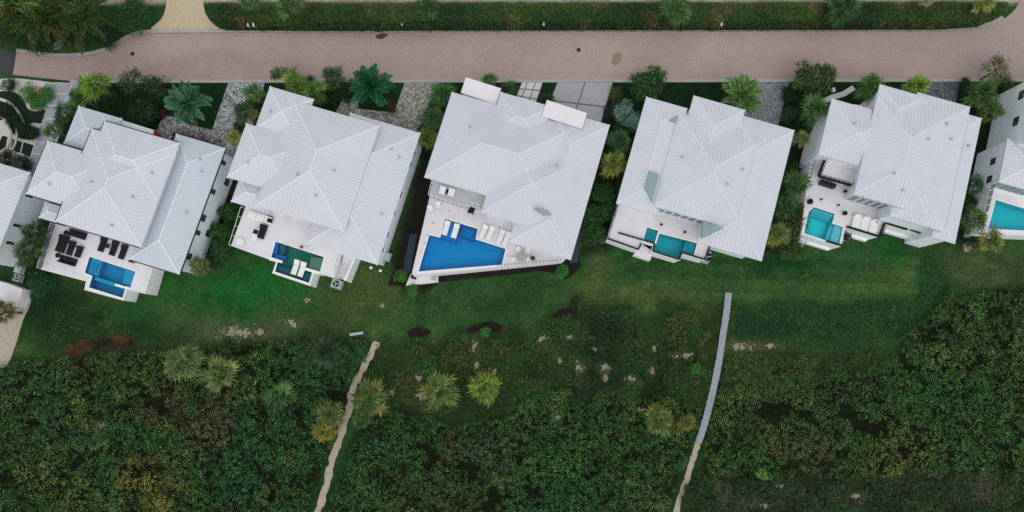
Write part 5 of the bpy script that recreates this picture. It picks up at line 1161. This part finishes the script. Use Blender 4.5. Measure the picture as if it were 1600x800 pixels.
GAP = [('first filler shrub beside warm cobble palms', 680, 165, 15, 1.8), ('second filler shrub beside warm cobble palms', 664, 202, 14, 1.8), ('filler shrub beneath first driveway palms, upper', 392, 162, 13, 1.6), ('filler shrub beneath first driveway palms, lower', 376, 196, 13, 1.6),
       ('filler shrub between the palms right of turquoise-pool villa, top', 1240, 262, 14, 1.8), ('filler shrub between the palms right of turquoise-pool villa, second', 1232, 304, 17, 2.0), ('filler shrub between the palms right of turquoise-pool villa, third', 1222, 342, 17, 2.0), ('filler shrub at the foot of turquoise-pool villa gap', 1208, 388, 15, 1.6),
       ('filler shrub in the gap before the rightmost villa, top', 1540, 162, 16, 1.8), ('filler shrub in the gap before the rightmost villa, second', 1514, 312, 14, 1.6), ('filler shrub in the gap before the rightmost villa, third', 1506, 352, 16, 1.6), ('filler shrub below the rightmost palms', 1526, 372, 15, 1.4),
       ('filler shrub left of silver-blue shrub', 968, 160, 13, 1.5), ('filler shrub below silver-blue shrub', 972, 204, 14, 1.6), ('filler shrub below the dark gap palm', 962, 240, 14, 1.6), ('filler shrub at the slab walk palms, upper', 116, 166, 14, 1.5), ('filler shrub at the slab walk palms, lower', 96, 192, 13, 1.5),
       ('filler shrub below the dark leftmost palms', 50, 415, 18, 1.8), ('filler shrub above the dark leftmost palms', 68, 350, 14, 1.6), ('filler shrub at the charcoal villa lower corner', 330, 410, 15, 1.5), ('filler shrub beside the kerb tree, dark', 236, 160, 17, 1.6), ('filler shrub behind yellow-green kerb palm', 172, 150, 16, 1.6), ('filler shrub behind the green-pool villa, kerb side', 478, 130, 15, 1.6), ('filler shrub between kerb trees of green-pool villa', 534, 150, 16, 1.6)]
for lab, x, y, r_, hh in GAP: bush(lab.replace('filler shrub', 'dark green shrub'), x, y, r_, hh, ((32, 56, 30), (42, 70, 36), (26, 46, 26)), 700, .17, 'dark shrubs between the villas')
bush('dense dark shrub left of the large road tree', 1237, 145, 16, 2.2, DK, 900, .17); bush('small dark shrub beside the grey driveway', 1510, 133, 13, 1.6, DK, 650, .16); bush('low green shrub against the rightmost villa', 1572, 130, 18, 1.6, MD, 800, .17)
bush('clipped dark oval shrub right of blue-grey driveway', 1234, 178, 16, 1.6, ((44, 62, 50), (50, 70, 56)), 2600, .09, 'garden shrubs', ax=1.25, rot=1.1, lobes_n=14)
bush('dark shrub beneath the fan palm left of daybed villa', 1262, 196, 18, 2.0, DK, 800, .17); bush('dark shrub beside the diagonal white path', 1345, 155, 16, 2.0, DK, 800, .17)
bush('round bright shrub on mulch at big pool right corner', 879, 424, 12, 1.3, BR, 700, .15, 'bright round shrubs at the big pool'); bush('round bright shrub on mulch below the landing', 646, 452, 12, 1.2, BR, 700, .15, 'bright round shrubs at the big pool'); bush('round bright shrub left of the landing', 626, 430, 12, 1.2, BR, 650, .15, 'bright round shrubs at the big pool')
bush('brown-green wispy shrub right of the concrete driveway', 962, 146, 14, 1.4, ((60, 66, 42), (86, 80, 56)), 320, .14); bush('dark grass shrub right of the concrete driveway, lower', 951, 174, 13, 1.2, DK, 420, .14)
bush('dark shrub between white slab path and concrete driveway', 855, 154, 11, 1.6, ((30, 56, 30), (44, 70, 38)), 420, .17); bush('green shrub behind the left flat canopy', 800, 134, 11, 1.3, MD, 380, .16)
bush('maroon-leaved low hedge before the lower bluish roof', 305, 215, 24, 1.2, ((84, 30, 48), (62, 24, 38)), 520, .14, 'red-leaved garden plants', ax=2.6, rot=HA); bush('small maroon plant beside cobble court corner', 250, 178, 9, 1.2, ((84, 30, 48), (70, 30, 40)), 260, .13, 'red-leaved garden plants'); bush('red flowering plant at the roof edge by cobble court', 242, 207, 6, 3.4, ((190, 30, 46), (160, 30, 40)), 160, .14, 'red-leaved garden plants')
bush('reddish shrub beside warm cobble driveway', 612, 164, 13, 1.0, ((78, 50, 44), (60, 56, 40)), 300, .13, 'red-leaved garden plants')
bush('rounded shrub at the end of hedge beside the tan driveway', 205, 22, 38, 2.6, MD, 3200, .17, 'shrubs at the road bend', lobes_n=16); bush('dark shrub under the palms at the road bend, right', 165, 52, 28, 1.8, DK, 1500, .17, 'shrubs at the road bend'); bush('dark shrub under the palms at the road bend, left', 60, 62, 30, 1.5, DK, 1300, .17, 'shrubs at the road bend'); bush('dark shrub in the top left corner under palms', 10, 50, 34, 1.6, DK, 1500, .17, 'shrubs at the road bend'); bush('dark shrub mid bed under coconut palms', 110, 40, 34, 2.0, DK, 1700, .17, 'shrubs at the road bend')
bush('clipped yellow-green ball at the kerb of the road bend', 125, 74, 8, .9, ((84, 120, 40), (70, 104, 38)), 700, .08, 'small kerb plants at the road bend'); bush('yellow-green low tuft left of the clipped ball', 69, 71, 7, .7, ((80, 104, 40), (96, 116, 50)), 240, .12, 'small kerb plants at the road bend'); bush('pale blue agave at the kerb of the road bend', 89, 71, 6, .6, ((150, 180, 170), (130, 160, 150)), 60, .3, 'small kerb plants at the road bend', aspect=.22)
for lab, x, y, r_ in (('bright green bush above the round fan palm in the middle rough', 673, 577, 14), ('bright green low bush beside the left mulch patch', 757, 519, 8), ('round green bush left of the boardwalk', 1088, 575, 9)): bush(lab, x, y, r_, 1.0, BR, 520, .15, 'bright bushes in the rough')

# ---- the long hedge
def hedge():
    pts = [(322, -8), (318, 8), (328, 30), (344, 44), (500, 43), (1000, 42.5), (1470, 42), (1535, 38), (1562, 26), (1582, 4), (1588, -10), (1560, 2), (1300, 3), (330, 4)]
    poly = PL([(322, 5), (326, 24), (336, 36), (348, 43), (500, 44), (1000, 43), (1470, 42), (1532, 38), (1560, 26), (1580, 6), (1570, 3), (900, 4)], 1.0)
    p = P(900, 24, 0); t = thing('hedge', 'long clipped green hedge along the far side of the road', 'hedge', (p.x, p.y, 0))
    xs = [q.x for q in poly]; ys = [q.y for q in poly]; n = 26000; x = RNG.uniform(min(xs), max(xs), n * 2); y = RNG.uniform(min(ys), max(ys), n * 2)
    k = inpoly(x, y, poly); x, y = x[k], y[k]; d = edge_dist(x, y, poly); bump = fbm(x, y, 1.4, 33); z = 1.75 * np.clip(d / .7, 0, 1) ** .5 + bump * .75 - .35
    c = np.stack([x, y, np.maximum(.1, z)], 1); cl = 6; c = np.repeat(c, cl, 0) + RNG.normal(size=(len(c) * cl, 3)) * [.12, .12, .07]
    big = fbm(x, y, 8, 44); f = np.clip((big - .42) * 4, 0, 1)[:, None]; col = npC(36, 56, 30, 1.8) * (1 - f) + npC(54, 72, 32, 1.8) * f
    br = np.clip((fbm(x, y, 3, 48) - .60) * 8, 0, 1)[:, None] * .6; col = col * (1 - br) + npC(84, 76, 46, 1.9) * br
    col = np.repeat(col * RNG.uniform(.65, 1.35, (len(x), 1)), cl, 0)
    nn = np.zeros_like(c); nn[:, 2] = 1; nn += RNG.normal(size=nn.shape) * .45
    keep = RNG.random(len(c)) < .62
    V, F, K = leaf_quads(c[keep], nn[keep], .15, .62, col[keep] * np.exp(RNG.normal(size=(keep.sum(), 1)) * .4)); np_mesh('foliage', V, F, 'leaf', t, K)
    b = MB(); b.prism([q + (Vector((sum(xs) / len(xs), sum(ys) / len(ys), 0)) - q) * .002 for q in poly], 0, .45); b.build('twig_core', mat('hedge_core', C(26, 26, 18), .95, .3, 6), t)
hedge()
for lab, x, y in (('left of a pair of white path lamps by the tan driveway', 388, 39), ('right of a pair of white path lamps by the tan driveway', 396.5, 39), ('white path lamp in the hedge right of the mud-stained drain', 628, 37), ('white slim path lamp at mid hedge', 849.5, 37), ('white path lamp above the clean storm drain', 1127, 38), ('white path lamp right of the wide hedge palm', 1381.5, 34)):
    p = P(x, y, 1.3); t = thing('path_lamp', lab, 'lamp', (p.x, p.y, 0), 'white path lamps along the hedge'); b = MB(); b.tube((p.x, p.y, 0), (p.x, p.y, 1.25), .06, .05, 8); b.build('post', 'white', t); b = MB(); b.box((p.x, p.y, 1.25), .24, .5, .32, .1, .7); b.build('lamp_head', 'cush_white', t)

# ------------------------------------------------------------------ the coastal thicket
def thicket(name, label, poly, seed, spots=(), dens=13.0, nb=.62, leaf=.135, hmul=1.0):
    """sea-grape mass: domes of foliage carrying leaf rosettes, with dark gaps between the domes"""
    rg = np.random.default_rng(seed); w = PL(poly, .5); xs = np.array([p.x for p in w]); ys = np.array([p.y for p in w]); xlo, xhi, ylo, yhi = max(xs.min(), -84), min(xs.max(), 84), max(ys.min(), -36), ys.max()
    A = (xhi - xlo) * (yhi - ylo)
    bx, by = rg.uniform(xlo, xhi, int(A * nb)), rg.uniform(ylo, yhi, int(A * nb)); k = inpoly(bx, by, w) & (fbm(bx, by, 3.2, seed + 5) > .25); bx, by = bx[k], by[k]
    br = rg.uniform(.55, 1.75, len(bx)); bh = hmul * (.6 + br * rg.uniform(.6, 1.4, len(bx))); bcol = rg.random(len(bx))
    d0 = edge_dist(bx, by, w); bh *= np.clip(d0 / 2.5, .45, 1); br = np.minimum(br, d0 + .35)
    x, y = rg.uniform(xlo, xhi, int(A * dens)), rg.uniform(ylo, yhi, int(A * dens)); k = inpoly(x, y, w); x, y = x[k], y[k]
    z = np.full(len(x), -1.0); own = np.zeros(len(x), int); nx_, ny_ = np.zeros(len(x)), np.zeros(len(x))
    for i0 in range(0, len(x), 4000):
        s = slice(i0, i0 + 4000); dx = x[s, None] - bx[None]; dy = y[s, None] - by[None]; q = 1 - (dx * dx + dy * dy) / br[None] ** 2
        h = np.where(q > 0, bh[None] * (.35 + .65 * np.sqrt(np.maximum(q, 0))), -1); j = h.argmax(1); r_ = np.arange(len(j)); z[s] = h[r_, j]; own[s] = j
        nx_[s] = dx[r_, j] / br[j]; ny_[s] = dy[r_, j] / br[j]
    low = (z < 0) & (rg.random(len(x)) < .5); z = np.where(low, rg.uniform(.1, .5, len(x)), z)      # sparse undergrowth in the gaps
    k = z > 0; x, y, z, own, nx_, ny_ = x[k], y[k], z[k], own[k], nx_[k], ny_[k]
    g = fbm(x, y, 12, seed + 50); g2 = fbm(x, y, 4, seed + 60); col = np.tile(npC(44, 74, 35, 2.4), (len(x), 1))
    def bl(c, wt):
        nonlocal col
        wt = np.clip(wt, 0, 1)[:, None]; col = col * (1 - wt) + npC(*c, k=2.4) * wt
    bl((54, 72, 34), (g - .54) * 4); bl((32, 74, 40), (.46 - g) * 4); bl((76, 90, 44), (bcol[own] - .72) * 2.2); bl((30, 52, 28), (.3 - bcol[own]) * 2.2); bl((66, 54, 34), (g2 - .66) * 4)
    for (px, py, rp, c, s) in spots:
        o = P(px, py, 1); d = np.hypot(x - o.x, y - o.y) / (rp / 11.6); bl(c, .75 * s * np.clip((1.1 - d + (g2 - .5) * 2.2) * 1.3, 0, 1) * (.5 + rg.random(len(x)) * .7))
    col *= rg.uniform(.62, 1.42, (len(x), 1))
    cl = 6; n = len(x) * cl; base = np.repeat(np.stack([x, y, z], 1), cl, 0); ring = np.tile(np.arange(cl) * 2.4, len(x)) + np.repeat(rg.uniform(0, 6, len(x)), cl); rad = rg.uniform(.04, .30, n)
    c = base + np.stack([np.cos(ring) * rad, np.sin(ring) * rad, rg.uniform(-.28, .10, n)], 1); c[:, 2] = np.maximum(c[:, 2], .05)
    nn = np.stack([np.cos(ring) * .5, np.sin(ring) * .5, np.full(n, 1.0)], 1) + np.repeat(np.stack([nx_, ny_, np.zeros(len(x))], 1) * .7, cl, 0) + rg.normal(size=(n, 3)) * .45
    V, F, K = leaf_quads(c, nn, leaf, .8, np.repeat(col, cl, 0) * np.exp(rg.normal(size=(n, 1)) * .42))
    o = np_mesh(name, V, F, 'leaf', None, K); tag(o, label, 'thicket', None, 'stuff'); return len(F)
N = 0
N += thicket('thicket_foliage', 'dense dark sea-grape thicket left of the sand trail', THICKET_W, 101, [(270, 640, 40, (74, 52, 40), .7), (330, 660, 45, (84, 46, 44), .7), (150, 650, 25, (80, 52, 40), .6), (240, 740, 60, (96, 86, 40), .8), (60, 750, 40, (98, 82, 48), .7), (260, 775, 45, (120, 104, 40), .9), (120, 780, 60, (80, 84, 42), .6), (80, 620, 70, (38, 74, 46), .6), (20, 700, 60, (42, 66, 36), .6), (520, 560, 50, (40, 66, 38), .7)])
N += thicket('thicket_foliage', 'dense dark thicket between the sand trail and boardwalk', THICKET_M, 102, [(890, 700, 55, (52, 88, 44), .8), (850, 740, 50, (52, 90, 40), .7), (700, 740, 60, (52, 70, 38), .6), (770, 700, 40, (66, 62, 50), .6), (1000, 760, 60, (64, 80, 46), .6), (920, 660, 50, (40, 66, 40), .5)], hmul=.72)
N += thicket('thicket_foliage', 'broad glossy green thicket right of the boardwalk', THICKET_E, 103, [(1500, 640, 110, (40, 78, 40), .7), (1530, 490, 60, (48, 84, 46), .8), (1470, 560, 25, (92, 106, 52), .7), (1300, 640, 80, (46, 66, 34), .6), (1410, 715, 60, (84, 80, 40), .6), (1380, 740, 40, (96, 86, 44), .5), (1240, 690, 40, (70, 66, 52), .6), (1180, 640, 50, (46, 62, 36), .6), (1560, 690, 60, (50, 70, 36), .6)], hmul=.8)

def rough(name, label, poly, n, seed, cols, size=.13, hole=None, h=.25, thresh=.42, sc=3.0):
    """low ground plants in uneven patches"""
    rg = np.random.default_rng(seed); w = PL(poly); xs = [p.x for p in w]; ys = [p.y for p in w]; x, y = rg.uniform(max(min(xs), -84), min(max(xs), 84), n), rg.uniform(max(min(ys), -36), max(ys), n); k = inpoly(x, y, w)
    for (a_, b_, rx, ry, s_, ro_) in SANDS:
        o = P(a_, b_); k &= np.hypot((x - o.x) / (rx / 11.6 + .15), (y - o.y) / (ry / 11.6 + .15)) > rg.uniform(.5, 1.2, n)
    f = fbm(x, y, sc, seed); d = edge_dist(x, y, w); k &= (f > thresh - .1 + .25 * np.exp(-d / 1.5)); x, y, f = x[k], y[k], f[k]
    cols = np.array([npC(*q, k=1.8) for q in cols]); g = np.clip((fbm(x, y, 6, seed + 9) - .3) * 2.5, 0, .999); i = (g * len(cols)).astype(int); cc = cols[i] * rg.uniform(.65, 1.35, (len(x), 1)); cl = 5
    c = np.repeat(np.stack([x, y, h * (f - thresh + .15) * rg.uniform(.3, 1.6, len(x))], 1), cl, 0) + rg.normal(size=(len(x) * cl, 3)) * [.12, .12, .03]; c[:, 2] = np.maximum(c[:, 2], .03)
    nn = np.zeros_like(c); nn[:, 2] = 1; nn += rg.normal(size=nn.shape) * .5
    V, F, K = leaf_quads(c, nn, size * 1.15, .6, np.repeat(cc, cl, 0) * np.exp(rg.normal(size=(len(c), 1)) * .45)); o = np_mesh(name, V, F, 'leaf', None, K); tag(o, label, 'ground plants', None, 'stuff')
rough('ground_cover', 'low scrubby plants between lawn and thicket left of boardwalk', [(560, 545), (640, 528), (720, 524), (800, 524), (860, 500), (920, 478), (1000, 486), (1120, 486), (1116, 560), (1104, 640), (1000, 640), (850, 640), (780, 660), (600, 650), (556, 660)], 26000, 201, ((34, 58, 30), (46, 70, 34), (40, 74, 36), (60, 76, 38)), .12, h=.55, thresh=.45, sc=2.2)
rough('ground_cover', 'low scrubby plants right of the boardwalk below the lawn', [(1138, 552), (1300, 556), (1400, 545), (1430, 520), (1400, 580), (1330, 590), (1120, 630)], 9000, 202, ((40, 64, 34), (52, 72, 36), (62, 78, 40)), .12, h=.5)
rough('ground_cover', 'even green creeping plants on the right-hand lawn edge', [(1150, 480), (1300, 470), (1430, 470), (1440, 405), (1465, 405), (1490, 460), (1430, 510), (1390, 545), (1300, 552), (1150, 530)], 24000, 203, ((30, 58, 32), (40, 70, 36), (34, 66, 38)), .11, h=.3, thresh=.3)
rough('ground_cover', 'low plants along the thicket edge left of the trail', [(330, 530), (400, 524), (585, 532), (572, 560), (540, 610), (480, 580), (380, 560)], 9000, 204, ((34, 58, 32), (48, 66, 36), (40, 72, 40)), .14, h=.9, thresh=.38)
rough('dry_brush', 'dry grey-green brush along the lower right edge', [(1100, 744), (1330, 750), (1500, 738), (1700, 742), (1700, 840), (1030, 840)], 26000, 205, ((48, 54, 38), (44, 60, 34), (66, 66, 54), (44, 64, 32)), .13, h=.8, thresh=.4, sc=1.8)
rough('lawn_tufts', 'short mottled tufts over the drier lawn', [(60, 470), (300, 470), (580, 440), (900, 425), (940, 470), (860, 500), (620, 520), (400, 525), (200, 520), (60, 540)], 14000, 206, ((34, 62, 32), (48, 76, 38), (66, 80, 44)), .09, h=.1, thresh=.5, sc=1.2)

rough('scrub_clumps', 'scattered darker leafy clumps in the middle rough', [(590, 545), (640, 532), (800, 530), (880, 505), (930, 482), (1000, 490), (1110, 500), (1100, 610), (1000, 620), (850, 610), (780, 650), (600, 640)], 22000, 211, ((26, 44, 24), (34, 56, 28), (44, 62, 30), (60, 66, 34)), .15, h=2.2, thresh=.56, sc=2.0)
rough('scrub_clumps', 'scattered leafy clumps along the right-hand thicket edge', [(1140, 560), (1300, 562), (1400, 552), (1440, 500), (1480, 455), (1500, 470), (1420, 580), (1330, 600), (1120, 640)], 12000, 212, ((30, 50, 28), (44, 66, 32), (54, 72, 34)), .15, h=2.0, thresh=.5, sc=1.8)
rough('scrub_clumps', 'scattered leafy clumps in the dry brush at lower right', [(1080, 735), (1330, 742), (1500, 730), (1700, 735), (1700, 840), (1030, 840)], 22000, 213, ((34, 50, 28), (44, 62, 32), (58, 66, 38)), .15, h=2.0, thresh=.52, sc=1.6)
rough('bed_tufts', 'dark tufts growing through the orange mulch bed', [(98, 556), (106, 540), (124, 532), (160, 528), (206, 526), (206, 540), (180, 546), (140, 548), (116, 558)], 3000, 214, ((24, 34, 18), (34, 48, 24)), .12, h=.5, thresh=.52, sc=.9)
rough('lawn_tufts', 'short pale tufts over the right-hand lawn', [(930, 400), (1200, 415), (1440, 395), (1600, 400), (1600, 440), (1440, 455), (1140, 470), (930, 468)], 14000, 215, ((42, 72, 38), (54, 80, 42), (66, 84, 46)), .08, h=.06, thresh=.5, sc=1.0)
# ---- small loose things
p = P(557, 521.5, .4); t = thing('garden_bench', 'pale grey bench board at the lawn edge above sand trail', 'bench', (p.x, p.y, 0))
b = MB(); b.box((p.x, p.y, .42), 1.8, .36, .05, .14); b.build('seat', 'ac', t)
for s in (-1, 1): b = MB(); b.box((p.x + s * .7 * math.cos(.14), p.y + s * .7 * math.sin(.14), 0), .08, .3, .42, .14); b.build('leg', 'ac', t)
strip(smooth_loop([(1474, 410), (1477, 422), (1486, 436), (1504, 444), (1524, 447)], 5, False), .16, mat('brown_edging', C(74, 70, 50), .9, .2, 3), 'lawn_edging', -.02, .06)
p = P(1509, 383, .3); tag(bush('pale boulder-like silver bush below the rightmost palms', 1511, 386, 7, .6, ((170, 160, 145), (150, 140, 128)), 200, .12), None)
p = P(1303, 140, .6); t = thing('white_post', 'small white post beside the diagonal white path', 'post', (p.x, p.y, 0)); b = MB(); b.box((p.x, p.y, 0), .3, .5, .55, .2); b.build('shaft', 'whiteslab', t); b = MB(); b.box((p.x, p.y, .55), .38, .58, .06, .2); b.build('cap', 'cush_white', t)
p = P(355, 143, 0)
for lab, x, y in (('small green box in the dark lawn beside feather palm', 330.5, 156), ):
    p = P(x, y, .3); t = thing('utility_box', lab, 'utility box', (p.x, p.y, 0)); m_ = mat('green_plastic', C(20, 120, 80), .6); b = MB(); b.box((p.x, p.y, 0), .4, .45, .35, .2); b.build('body', m_, t); b = MB(); b.box((p.x, p.y, .35), .46, .5, .05, .2); b.build('lid', m_, t)
print('thicket leaves', N)
